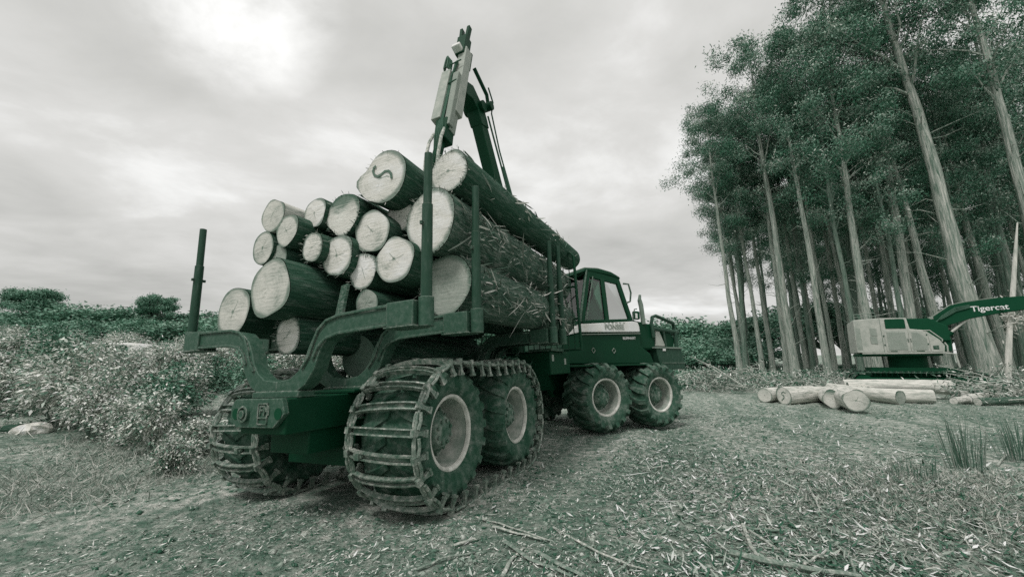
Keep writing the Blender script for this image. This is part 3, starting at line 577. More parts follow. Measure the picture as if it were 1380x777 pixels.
    b = MB(); b.tube([(.94, -.93, 2.32), (.90, -.93, 2.75), (.86, -.93, 2.92)], [.055, .055, .05], 12); b.tube([(.86, -.93, 2.90), (.88, -.94, 3.04)], [.045, .03], 10); b.tube([(1.0, -.90, 2.33), (.96, -.90, 2.8), (.92, -.90, 2.92)], .035, 10); fr(b, 'exhaust_pipe', 'paint_grey', bevel=0)
    b = MB(); b.tube([(1.20, -.98, 2.0), (1.16, -.98, 2.36), (1.20, -.98, 2.50), (1.32, -.98, 2.54), (2.02, -.90, 2.40), (2.08, -.86, 2.30), (2.06, -.86, 2.16)], .042, 10); b.tube([(1.20, -.98, 2.22), (2.10, -.95, 2.16), (2.24, -.7, 2.15), (2.24, .7, 2.15), (2.10, .95, 2.16), (1.2, .98, 2.22)], .05, 10); b.tube([(1.55, -.97, 2.2), (1.62, -.97, 1.74)], .03, 8); b.tube([(2.0, -.96, 2.17), (2.0, -.96, 1.74)], .05, 8); b.tube([(1.20, .98, 2.0), (1.16, .98, 2.36), (1.32, .98, 2.54), (2.02, .90, 2.40), (2.06, .86, 2.16)], .042, 10); fr(b, 'guard_rail', 'stake_steel', bevel=0)
    b = MB(); b.prism([(1.20, 1.74), (2.10, 1.74), (2.22, 1.24), (1.34, 1.22)], -1.02, 1.02, 'y'); stp = fr(b, 'front_bumper', 'stake_steel', bevel=.02)
    b = MB(); b.box((1.16, -1.04, 1.74), (2.14, 1.04, 1.775)); b.build('tread_plate', 'paint_grey', stp); MB().prism([(1.36, 1.38), (2.2, 1.38), (2.21, 1.405), (1.36, 1.405)], -1.03, -1.018, 'y').build('trim_strip', 'bunk_steel', stp); MB().box((1.42, -1.035, 1.68), (1.52, -1.02, 1.735)).build('marker_lamp', 'white_paint', stp)
front_parts()

# ------------------------------------------------------------------ logs
def log_mesh(L, r0, r1, outline=None, bow=.02, seed=0, lump=.03, n=36, rings=22, mat='bark_dark'):
    """bark cylinder along +x from 0 to L; returns mesh and the outline of its cut end"""
    rg = np.random.default_rng(seed); th = np.linspace(0, 2 * PI, n, endpoint=False)
    if outline is None:
        o = np.ones(n)
        for k in range(2, 6): o = o + lump / k * 2 * rg.normal() * np.cos(k * th + rg.uniform(0, 6))
    else: o = np.asarray(outline, float)
    xs = np.concatenate([[0, .03], np.linspace(.12, L - .05, rings), [L]]); v = []
    ph = rg.uniform(0, 6, 4)
    for i, x in enumerate(xs):
        t = x / L; base = r0 + (r1 - r0) * t; blend = np.exp(-x / 1.2)
        oo = 1 + (o - 1) * (blend if outline is not None else .4 + .6 * blend)
        rr = base * oo * (1 + .04 * fbm(np.cos(th) * 2.5 + seed, np.sin(th) * 2.5 + x * 1.3, 3, seed % 17) * (1 if x > .05 else .4))
        cy = bow * math.sin(PI * t) * math.cos(ph[0]); cz = bow * math.sin(PI * t) * math.sin(ph[0])
        v.append(np.stack([np.full(n, x), rr * np.cos(th) + cy, rr * np.sin(th) + cz], -1))
    nr = len(xs); v = np.concatenate(v)
    i, k = np.meshgrid(np.arange(nr - 1), np.arange(n), indexing='ij'); k2 = (k + 1) % n
    f = np.stack([i * n + k, i * n + k2, (i + 1) * n + k2, (i + 1) * n + k], -1).reshape(-1, 4)
    return arr_mesh('log', v, f, mat, smooth=True), v[:n], v[-n:]
def cut_mesh(ring, mat, depth=-.004, seed=0):
    rg = np.random.default_rng(seed + 99); c = ring.mean(0); n = len(ring); v = []; fr = (.985, .8, .55, .28)
    for s in fr:
        p = c + (ring - c) * s; p = p.copy(); p[:, 0] += depth - .006 * (1 - s) + rg.normal(0, .0022, n) * (s < .95); v.append(p)
    v.append((c + [depth - .008, 0, 0])[None]); v = np.concatenate(v); f = []
    for j in range(len(fr) - 1):
        for k in range(n): k2 = (k + 1) % n; f += [(j * n + k, j * n + k2, (j + 1) * n + k2), (j * n + k, (j + 1) * n + k2, (j + 1) * n + k)]
    for k in range(n): f.append((3 * n + k, 3 * n + (k + 1) % n, 4 * n))
    return arr_mesh('cut_end', v, f, mat, smooth=True)
def ribbons(P, D, L, W, curl, rg, nseg=3, lift=.3, twist=.5):
    """thin curled strips: P start points, D directions; returns verts, quads, tint"""
    N = len(P); D = D / (np.linalg.norm(D, axis=1, keepdims=True) + 1e-9); S = np.cross(D, rg.normal(size=(N, 3))); S /= np.linalg.norm(S, axis=1, keepdims=True) + 1e-9
    Nn = np.cross(S, D); v = np.zeros((N, nseg + 1, 2, 3)); tw = rg.uniform(-twist, twist, N)
    for j in range(nseg + 1):
        t = j / nseg; c = P + D * (L * t)[:, None] + Nn * (curl * L * (t * t))[:, None]
        w = W * (1 - .75 * abs(2 * t - 1) ** 3) * .5; a = tw * t; s = S * np.cos(a)[:, None] + Nn * np.sin(a)[:, None]
        v[:, j, 0] = c + s * w[:, None]; v[:, j, 1] = c - s * w[:, None]
    idx = np.arange(N)[:, None, None] * (nseg + 1) * 2; q = np.array([[2 * j, 2 * j + 1, 2 * j + 3, 2 * j + 2] for j in range(nseg)])[None]
    f = (idx + q).reshape(-1, 4); tint = np.repeat(rg.uniform(0, 1, N), (nseg + 1) * 2)
    return v.reshape(-1, 3), f, tint

def make_log(label, mtx, L, r0, r1, bark, cut, seed, outline=None, group=None, flakes=0, mark=None, far_cut=True, bow=.02, fringe=0, name='log', lump=.05):
    me, e0, e1 = log_mesh(L, r0, r1, outline, bow, seed, lump, mat=bark)
    o = tag(link(name, me, None, mtx), label, 'log', group)
    c = link('cut_end', cut_mesh(e0, cut, seed=seed), o)
    if far_cut: link('cut_end', cut_mesh(e1, cut, depth=.004, seed=seed + 1), o)
    rg = np.random.default_rng(seed + 5)
    if flakes:
        th = rg.uniform(-.6, PI + .6, flakes); x = rg.uniform(.15, L - .2, flakes); r = (r0 + (r1 - r0) * x / L) * 1.0
        P = np.stack([x, r * np.cos(th), r * np.sin(th)], -1); Nn = np.stack([np.zeros(flakes), np.cos(th), np.sin(th)], -1); Tn = np.stack([np.zeros(flakes), -np.sin(th), np.cos(th)], -1)
        D = np.stack([np.sign(rg.normal(size=flakes)), np.zeros(flakes), np.zeros(flakes)], -1) + Tn * rg.normal(0, .45, (flakes, 1)) + Nn * rg.uniform(.02, .35, (flakes, 1))
        v, f, t = ribbons(P, D, rg.gamma(2.0, .075, flakes), rg.uniform(.006, .026, flakes), rg.uniform(-.15, .5, flakes), rg, 4)
        tag(link('loose_bark', arr_mesh('loose_bark', v, f, 'loose_bark', t), o), kind='stuff')
    if fringe:                                     # torn bark fibre round the cut
        th = rg.uniform(0, 2 * PI, fringe); k = (th / (2 * PI) * len(e0)).astype(int) % len(e0); P = e0[k] * [1, .99, .99]; Nn = np.stack([np.zeros(fringe), np.cos(th), np.sin(th)], -1)
        D = Nn * rg.uniform(-.9, .9, (fringe, 1)) + np.stack([-np.ones(fringe) * .7, rg.normal(0, .3, fringe), rg.normal(0, .3, fringe)], -1)
        v, f, t = ribbons(P, D, rg.uniform(.02, .07, fringe), rg.uniform(.003, .010, fringe), rg.uniform(-.3, .5, fringe), rg, 2)
        tag(link('bark_fringe', arr_mesh('bark_fringe', v, f, 'loose_bark', t * .8), o), kind='stuff')
    if mark:
        b = MB(); b.sweep([(-.016, y, z) for y, z in mark], .004, .028, (1, 0, 0)); b.build('painted_mark', 'mark', o)
    return o

def L_on(px, py, x):
    """photo pixel -> point of the forwarder's frame in the cross-section plane at x"""
    Mi = MROOT.inverted(); d = Mi.to_3x3() @ Vector(ray(px, py)); o = Mi @ Vector((0, 0, CH)); t = (x - o.x) / d.x; return o + d * t, t
G = 'sawn logs in the load on the forwarder'
# centre and half height of each sawn end in the photograph, plane of the end along the machine, bark, cut, label
LOAD = [
 (314.4, 419.8, 32.5, -1.70, 'bark_dark', 'cut_mid', 'thick log with a smooth grey end resting on the arm below the lone stake', {}),
 (364, 388, 38.5, -1.80, 'bark_dark', 'cut_mid', 'thickest dark log with a grey mottled end, its side bare under the small logs', {}),
 (388.3, 451.7, 24, -1.55, 'bark_dark', 'cut_pale', 'log with a hairy torn rim hanging low in the cradle of the rear bunk', dict(fringe=160)),
 (354.7, 334, 21.5, -1.60, 'bark_dark', 'cut_mid', 'small round grey-ended log at the edge of the load just above the thickest log', {}),
 (374, 347, 18, -1.56, 'bark_dark', 'cut_dull', 'small log half hidden behind the rim of the thickest log', {}),
 (368.3, 290.6, 22.5, -1.60, 'bark_pale', 'cut_mid', 'pale peeled log topping the outer corner of the load over the lone stake side', {}),
 (386.9, 309.7, 21, -1.60, 'bark_dark', 'cut_mid', 'small oval-ended log tucked under the pale peeled log', {}),
 (424.7, 286.9, 20, -1.40, 'bark_dark', 'cut_pale', 'small log in the top row between the pale peeled log and the dark-crowned log', {}),
 (462.4, 288.4, 28.5, -1.35, 'bark_dark', 'cut_stained', 'top-row log whose pale end is stained dark across its upper edge', dict(fringe=80)),
 (421.4, 332.9, 19.5, -1.50, 'bark_dark', 'cut_pale', 'narrow pale log with one splinter and a single crack, in the middle of the load', dict(fringe=60)),
 (455, 344, 27, -1.40, 'bark_dark', 'cut_pale', 'tall oval pale log with a vertical crack standing on the thickest log', dict(fringe=60)),
 (501.3, 311.5, 29, -1.30, 'bark_dark', 'cut_pale', 'pale log just below the big lobed log', {}),
 (489.3, 364.9, 23.5, -1.30, 'bark_dark', 'cut_pale', 'small cracked pale log leaning against the log with slanting saw lines', dict(fringe=80)),
 (532, 349.8, 31, -1.30, 'bark_dark', 'cut_pale', 'round pale log with slanting saw lines across its end beside the tall stake', {}),
 (539.8, 291, 21, -1.10, 'bark_dark', 'cut_pale', 'small pale log wedged beneath the lobed log and behind the big split log', {}),
 (580, 296.5, 40.5, -1.20, 'bark_rough', 'cut_pale', 'big pale log with shaggy bark cut across by the tall stake', dict(flakes=900, fringe=120)),
 (605, 231, 28.5, -1.05, 'bark_dark', 'cut_pale', 'long log with star-shaped cracks topping the load next to the crane', dict(flakes=160, fringe=160)),
 (600, 383, 39.5, -1.00, 'bark_rough', 'cut_dull', 'big weathered log with peeling bark lowest against the stakes', dict(flakes=1300, fringe=80)),
 (494.4, 409, 19, -1.30, 'bark_dark', 'cut_dull', 'squarish dull log lying on the arm of the rear bunk', {}),
 (483, 480, 28, -.70, 'bark_dark', 'cut_painted_shade', 'shaded log deep in the cradle under the bunk arm', {}),
]
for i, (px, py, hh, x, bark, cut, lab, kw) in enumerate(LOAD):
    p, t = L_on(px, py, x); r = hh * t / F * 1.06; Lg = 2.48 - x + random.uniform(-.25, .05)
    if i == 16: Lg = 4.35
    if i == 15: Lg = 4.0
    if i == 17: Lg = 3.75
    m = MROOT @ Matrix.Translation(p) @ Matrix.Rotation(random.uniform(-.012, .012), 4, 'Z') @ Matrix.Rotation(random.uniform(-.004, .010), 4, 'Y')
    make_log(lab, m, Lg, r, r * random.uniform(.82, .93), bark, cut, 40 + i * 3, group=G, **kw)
# the lobed log with a sprayed mark: outline read off its end
def lobed():
    x = -1.35; pts = [(476.5, 248.6), (495, 232), (510, 208.4), (530, 202), (547, 217), (547, 232), (534, 263.6), (520, 272.8), (503.6, 272), (485, 257)]
    q = [L_on(*p, x)[0] for p in pts]; c = L_on(516, 241, x)[0]; ang = [math.atan2(p.z - c.z, p.y - c.y) for p in q]; rad = [math.hypot(p.z - c.z, p.y - c.y) for p in q]
    od = np.argsort(ang); a = np.array(ang)[od]; rr = np.array(rad)[od]; a3 = np.concatenate([a - 2 * PI, a, a + 2 * PI]); r3 = np.tile(rr, 3)
    th = np.linspace(0, 2 * PI, 36, endpoint=False); th2 = np.where(th > PI, th - 2 * PI, th); o = np.interp(th2, a3, r3); o = (np.roll(o, 1) + 2 * o + np.roll(o, -1)) / 4
    R0 = .29; sp = [(508, 224.5), (505, 227), (504, 232), (506, 237), (510, 238.5), (515, 236), (520, 231.5), (525, 231), (528, 234), (529, 241)]
    mark = [((lambda w: (w.y - c.y, w.z - c.z))(L_on(*p, x)[0])) for p in sp]
    make_log('lobed pale log with a wavy painted line on its end, topmost beside the tall stake', MROOT @ Matrix.Translation(c), 3.6, R0, .25, 'bark_dark', 'cut_pale', 131, outline=o / R0, group=G, mark=mark, fringe=30)
    # loose slab of bark on edge between the thickest log and the bunk arm, and a stick poking from the load
lobed()
def splinters():
    a, _ = L_on(466, 384, -1.45); b_, _ = L_on(456, 432, -1.62); MB().sweep([a, a.lerp(b_, .5), b_], .10, .03, (0, 1, -.2)).build('bark_slab', 'bark_rough', None, MROOT)
    tag(bpy.data.objects['bark_slab'], 'upright slab of loose bark wedged between the load and the bunk arm', 'bark')
    for k, (p0, p1, x, lab) in enumerate((((486, 263), (540, 300), -1.1, 'thin stick slanting in the gap under the lobed log'), ((617, 357), (636, 377), -.95, 'splintered stick poking from the peeling bark beside the tall stake'), ((626, 204), (644, 226), -.6, 'bark splinter lifting off the long log beside the crane'))):
        a = L_on(*p0, x)[0]; b_ = L_on(*p1, x + (.7 if k == 0 else .4))[0] if k != 1 else L_on(*p1, x)[0]
        o = MB().tube([a, a.lerp(b_, .5) + Vector((0, 0, .015)), b_], [.010, .013, .006], 6).build('stick', 'branch_dark', None, MROOT); tag(o, lab, 'stick')
splinters()

# ------------------------------------------------------------------ logs on the ground by the harvester
GP = 'felled logs lying on the ground in front of the harvester'
def pile_log(label, p0, p1, r0, r1, cut, bark='bark_pale', z0=None, z1=None, seed=0, mark=None, **kw):
    a = Vector(p0); b = Vector(p1); d = (b - a); L = d.length; q = d.to_track_quat('X', 'Z'); m = Matrix.Translation(a) @ q.to_matrix().to_4x4()
    return make_log(label, m, L, r0, r1, bark, cut, seed, group=GP, mark=mark, **kw)
def pile():
    def g(px, py, r, up=0): w = on(px, py); z = hz(w[0], w[1]); w = on(px, py, z + r + up); return Vector(w)
    S = [(.09, .10), (.02, .14), (-.05, .11), (-.05, .05), (.02, .01), (.03, -.05), (-.03, -.12), (-.08, -.16)]
    S = [(-y, z) for y, z in S]
    a = g(1030, 532.5, .26); pile_log('short pale log at the free end of the ground pile, its end unmarked', a, a + Vector((3.2, 1.9, 0)), .26, .24, 'cut_mid', seed=301)
    a = g(1056, 533, .31); pile_log('pale log on the ground with a zigzag painted line on its end', a, a + Vector((3.0, .95, .0)), .30, .25, 'cut_mid', 'bark_pale', seed=305, mark=S, flakes=90)
    a = g(1122, 537.5, .29); pile_log('pale log on the ground with a dark crescent across its end', a, a + Vector((1.4, 2.1, .0)), .27, .25, 'cut_stained', seed=309)
    a = g(1154, 539.5, .34); pile_log('fat pale log on the ground with a thick bark collar', a, a + Vector((1.2, 2.1, .0)), .31, .29, 'cut_mid', seed=313)
    b = Vector(at(1214, 537, 14.2)); b.z = hz(b.x, b.y) + .24; a = b; e = Vector(at(1117, 519, 16.6)); e.z = .45; pile_log('slanting pale log leaning across the ground pile, thin end raised', a, e, .245, .18, 'cut_dull', seed=317)
    b = Vector(at(1281, 522, 16.2)); e = Vector(at(1136, 518, 17.6)); pile_log('long pale log topping the ground pile beneath the harvester track', b, e, .285, .22, 'cut_mid', seed=321)
    b = Vector(at(1256, 534.5, 14.8)); b.z = hz(b.x, b.y) + .27; pile_log('short dark-rimmed log on the ground under the long pale log', b, b + Vector((-2.6, 1.2, 0)), .27, .25, 'cut_dull', 'bark_pale', seed=325, fringe=60)
    b = Vector(at(1256, 523.5, 15.6)); b.z = hz(b.x, b.y) + .56; pile_log('small dark log resting on the short dark-rimmed log', b, b + Vector((-2.4, 1.0, -.05)), .18, .16, 'cut_stained', 'bark_pale', seed=329)
    b = Vector(at(1238, 538, 15.2)); b.z = hz(b.x, b.y) + .24; pile_log('shadowed log on the ground between the slanting log and the dark-rimmed one', b, b + Vector((-2.2, 1.6, 0)), .24, .2, 'cut_dull', 'bark_rough', seed=333)
    b = Vector(at(1300, 530, 15.6)); b.z = hz(b.x, b.y) + .22; pile_log('splintered broken log end beyond the ground pile beside the track', b, b + Vector((3.4, .2, .0)), .24, .14, 'cut_pale', 'bark_rough', seed=337, flakes=160, fringe=200)
pile()
def pile_more():
    for k, (p0, Y0, p1, Y1, r, cut, bark, lab) in enumerate((
      ((1196, 531), 15.4, (1120, 521), 17.4, .20, 'cut_mid', 'bark_pale', 'thin pale log lying between the slanting log and the long pale one'),
      ((1228, 527), 16.0, (1150, 519), 18.2, .19, 'cut_dull', 'bark_rough', 'thin rough log behind the slanting log'),
      ((1302, 537), 14.8, (1395, 529), 16.6, .17, 'cut_pale', 'bark_pale', 'thin pale log pointing away from the splintered log end'),
      ((1318, 543), 14.0, (1420, 541), 14.6, .13, 'cut_mid', 'bark_rough', 'lowest thin log in the debris by the clearing edge'),
      ((1285, 540), 14.4, (1345, 535), 15.8, .12, 'cut_pale', 'bark_pale', 'short pale pole lying in the debris next to the dark-rimmed log'),
      ((1312, 521), 16.6, (1370, 525), 16.2, .06, 'cut_pale', 'bark_pale', 'peeled white pole resting on top of the debris'))):
        a = Vector(at(*p0, Y0)); b = Vector(at(*p1, Y1)); a.z = max(a.z, hz(a.x, a.y) + r); b.z = max(b.z, hz(b.x, b.y) + r); pile_log(lab, a, b, r, r * .8, cut, bark, seed=401 + 4 * k, flakes=40)
pile_more()

# ------------------------------------------------------------------ harvester (tracked machine by the trees)
def harvester():
    M = Matrix.Translation((21.1, 20.5, .0)) @ Matrix.Rotation(math.atan2(-3.0, 4.4), 4, 'Z')
    R = tag(empty('tracked_harvester', M), 'tracked timber harvester with a pale engine housing and long dark boom', 'harvester')
    b = MB(); b.prism([(-2.70, 1.95), (.50, 1.88), (.55, 2.25), (.40, 2.55), (-.05, 3.02), (-.56, 3.10), (-.62, 3.66), (-1.62, 3.70), (-2.66, 3.66)], -1.40, 1.3, 'y'); bd = b.build('engine_housing', 'light_panel', R, bevel=.03)
    b = MB(); b.box((-2.60, -1.3, 1.78), (.45, 1.2, 1.9)); b.build('deck_skirt', 'black', R); MB().box((-2.5, -1.43, 1.88), (.52, -1.38, 1.935)).build('sill_rail', 'light_panel', R)
    def panel(name, pts, mat, y0=-1.42, y1=-1.395, par=bd): return MB().prism(pts, y0, y1, 'y').build(name, mat, par, bevel=.008)
    panel('window', [(-1.45, 3.15), (-.70, 3.13), (-.70, 3.56), (-.76, 3.61), (-1.40, 3.63), (-1.45, 3.60)], 'black')
    d1 = panel('door', [(-1.53, 2.0), (-.66, 1.99), (-.66, 3.02), (-1.53, 3.06)], 'light_panel', -1.425, -1.39)
    d2 = panel('door', [(-.64, 1.99), (.02, 1.97), (.02, 2.78), (-.2, 3.0), (-.64, 3.02)], 'light_panel', -1.425, -1.39)
    d3 = panel('door', [(.05, 1.97), (.44, 1.95), (.42, 2.35), (.05, 2.72)], 'light_panel', -1.425, -1.39)
    panel('mesh_grille', [(-1.46, 2.07), (-.75, 2.06), (-.76, 2.95), (-1.45, 2.98)], 'grille', -1.44, -1.42, d1)
    panel('mesh_grille', [(-.58, 2.06), (-.05, 2.05), (-.03, 2.60), (-.32, 2.92), (-.53, 2.93)], 'grille', -1.44, -1.42, d2)
    panel('vent', [(.13, 2.08), (.33, 2.08), (.33, 2.27), (.13, 2.25)], 'tyre', -1.44, -1.42, d3)
    panel('mesh_grille', [(-2.07, 2.82), (-1.81, 2.78), (-1.81, 3.17), (-2.07, 3.22)], 'grille', -1.42, -1.395); panel('mesh_grille', [(-2.10, 2.42), (-1.83, 2.36), (-1.83, 2.75), (-2.10, 2.79)], 'grille', -1.42, -1.395)
    panel('rear_grille', [(-2.66, 2.11), (-2.45, 2.10), (-2.44, 3.22), (-2.64, 3.24)], 'grille', -1.41, -1.395); panel('panel_seam', [(-1.64, 1.97), (-1.625, 1.97), (-1.625, 3.68), (-1.64, 3.68)], 'tyre', -1.405, -1.395)
    panel('maker_sticker', [(-1.40, 1.995), (-1.15, 1.995), (-1.15, 2.025), (-1.40, 2.025)], 'black', -1.432, -1.42, d1); panel('maker_sticker', [(-.46, 1.99), (-.18, 1.985), (-.18, 2.02), (-.46, 2.02)], 'black', -1.432, -1.42, d2)
    b = MB(); b.tube([(-.1, -1.40, 3.0), (.12, -1.40, 3.0), (.50, -1.40, 2.55), (.48, -1.40, 2.45)], .025, 6); b.tube([(.55, -1.40, 2.4), (.62, -1.40, 2.25), (.6, -1.4, 1.95)], .03, 6); b.tube([(.5, -1.4, 1.9), (.85, -1.35, 1.85), (.9, -1.35, 1.2)], .04, 6); b.build('handrail', 'light_panel', R)
    b = MB(); b.prism([(-.60, 3.05), (-.05, 2.98), (.4, 2.5), (.9, 2.5), (.9, 3.2), (.3, 3.62), (-.58, 3.66)], -.9, .6, 'y'); b.prism([(.3, 2.0), (.9, 2.0), (.95, 2.6), (.4, 2.6)], -.8, .5, 'y'); b.build('cab', 'black', R, bevel=.03)
    b = MB(); b.lathe([(1.1, .75), (1.8, .75)], 24, 'z', (-.6, 0, 0)); b.box((-2.2, -1.0, .75), (.9, 1.0, 1.2)); b.build('undercarriage', 'black', R, bevel=.02)
    for yc in (-1.22, 1.22):
        xs0, xs1, r = -2.6, 1.45, .46; per = 2 * (xs1 - xs0) + 2 * PI * r; n = 52
        def pos(d):
            d %= per
            if d < xs1 - xs0: return xs0 + d, .50 + r, 0
            d -= xs1 - xs0
            if d < PI * r: return xs1 + r * math.sin(d / r), .50 + r * math.cos(d / r), d / r
            d -= PI * r
            if d < xs1 - xs0: return xs1 - d, .50 - r, PI
            d -= xs1 - xs0; return xs0 - r * math.sin(d / r), .50 - r * math.cos(d / r), PI + d / r
        b = MB(); b.box((xs0, yc - .16, .28), (xs1, yc + .16, .72)); b.lathe([(yc - .2, .40), (yc + .2, .40), (yc + .2, 0)], 24, 'y', (xs1, 0, .5)); b.lathe([(yc - .2, .40), (yc - .2, 0)], 24, 'y', (xs1, 0, .5)); b.lathe([(yc - .2, 0), (yc - .2, .36), (yc + .2, .36), (yc + .2, 0)], 24, 'y', (xs0, 0, .5))
        for k in range(7): b.lathe([(yc - .2, 0), (yc - .2, .16), (yc + .2, .16), (yc + .2, 0)], 14, 'y', (xs0 + .4 + k * .52, 0, .22))
        tr = b.build('crawler_track', 'black', R, bevel=.01)
        mk_ = MB(); mk_.box((-.095, -.30, -.02), (.095, .30, .02)); mk_.box((-.02, -.30, .02), (.02, .30, .07)); me = mk_.mesh('track_shoe', 'tyre', 30)
        for k in range(n):
            x, z, th = pos(per * k / n); link('track_shoe', me, tr, Matrix.Translation((x, yc, z)) @ Matrix.Rotation(th, 4, 'Y'))
        b = MB(); b.box((-2.2, yc - .175, .55), (-1.3, yc - .16, .62)); b.box((-2.55, yc - .175, .5), (-2.4, yc - .16, .58)); b.build('track_guard', 'paint_grey', tr)
    b = MB(); b.prism([(.30, 3.50), (.60, 3.74), (1.3, 4.27), (1.78, 4.38), (2.89, 4.50), (4.6, 4.55), (6.2, 4.2), (6.2, 3.85), (4.6, 4.02), (2.9, 3.78), (1.91, 3.58), (.84, 3.20), (.5, 2.9)], -.30, .30, 'y'); bm = b.build('boom', 'black', R, bevel=.02)
    b = MB(); b.sweep([(.50, -.22, 3.70), (1.28, -.22, 4.30), (1.78, -.22, 4.41), (2.9, -.22, 4.53)], .14, .03, (0, 1, 0)); b.build('boom_rail', 'grille', bm)
    text('lettering', 'Tigercat', .37, 'lettering', bm, Matrix.Translation((1.93, -.306, 3.90)) @ Matrix.Rotation(-.035, 4, 'Y') @ Matrix.Rotation(PI / 2, 4, 'X'))
    b = MB(); b.tube([(.68, -.15, 2.5), (1.15, -.15, 2.95)], .13, 12); b.build('lift_cylinder', 'black', R); MB().tube([(1.15, -.15, 2.95), (1.75, -.15, 3.52)], .055, 10).build('cylinder_rod', 'rim_lip', R)
    for dx, par in ((-1.58, d1), (-.02, d2)):
        for zz in (2.3, 2.75): MB().box((dx - .02, -1.435, zz), (dx + .03, -1.42, zz + .07)).build('door_hinge', 'tyre', par)
    for dx, par in ((-.70, d1), (-.60, d2)): MB().box((dx - .012, -1.45, 2.45), (dx + .012, -1.424, 2.62)).build('door_handle', 'tyre', par)
    b = MB()
    for k in range(4): b.tube([(.55 + .03 * k, -.34 - .02 * k, 3.45), (.9, -.36, 3.62 + .05 * k), (1.4, -.345, 3.95 + .06 * k), (1.9, -.34, 4.10 + .04 * k)], .022, 6)
    b.build('boom_hose', 'rubber_hose', bm)
    b = MB(); b.tube([(-2.6, -1.3, 3.66), (-2.6, -1.3, 3.95), (-1.75, -1.3, 3.98), (-1.75, -1.3, 3.68)], .022, 6); b.tube([(-2.6, -1.3, 3.8), (-1.75, -1.3, 3.83)], .018, 6); b.build('roof_rail', 'paint_grey', R)
    b = MB(); b.tube([(-2.2, .2, 3.6), (-2.2, .2, 3.95), (-2.28, .2, 4.08)], .07, 10); b.build('exhaust_stack', 'tyre', R)
    b = MB(); b.lathe([(-.36, .07), (.36, .07)], 12, 'y', (2.9, 0, 3.95)); b.box((.42, -.32, 3.62), (.58, -.1, 3.74)); b.build('pivot_pin', 'grille', bm)
    b = MB(); b.sweep([(5.9, 0, 4.05), (6.6, 0, 2.4), (6.3, 0, 1.4)], .35, [.5, .4, .3], (0, 1, 0)); b.build('stick', 'paint_dark', R, bevel=.02)
harvester()

# ------------------------------------------------------------------ vegetation
def unit(a): return a / (np.linalg.norm(a, axis=-1, keepdims=True) + 1e-9)
def leaves(C, D, L, W, rg, fold=.25, flat=None):
    """diamond leaves at C pointing along D"""
    N = len(C); D = unit(D); S = unit(np.cross(D, rg.normal(size=(N, 3)) if flat is None else rg.normal(0, flat, (N, 3)) + [0, 0, 1])); Nn = np.cross(S, D); L = np.broadcast_to(L, N)[:, None]; W = np.broadcast_to(W, N)[:, None]
    v = np.stack([C, C + D * L * .42 + S * W * .5 + Nn * L * fold * .3, C + D * L - Nn * L * fold * .3, C + D * L * .42 - S * W * .5 + Nn * L * fold * .3], 1).reshape(-1, 3)
    return v, np.arange(N * 4).reshape(-1, 4), np.repeat(rg.uniform(0, 1, N), 4)

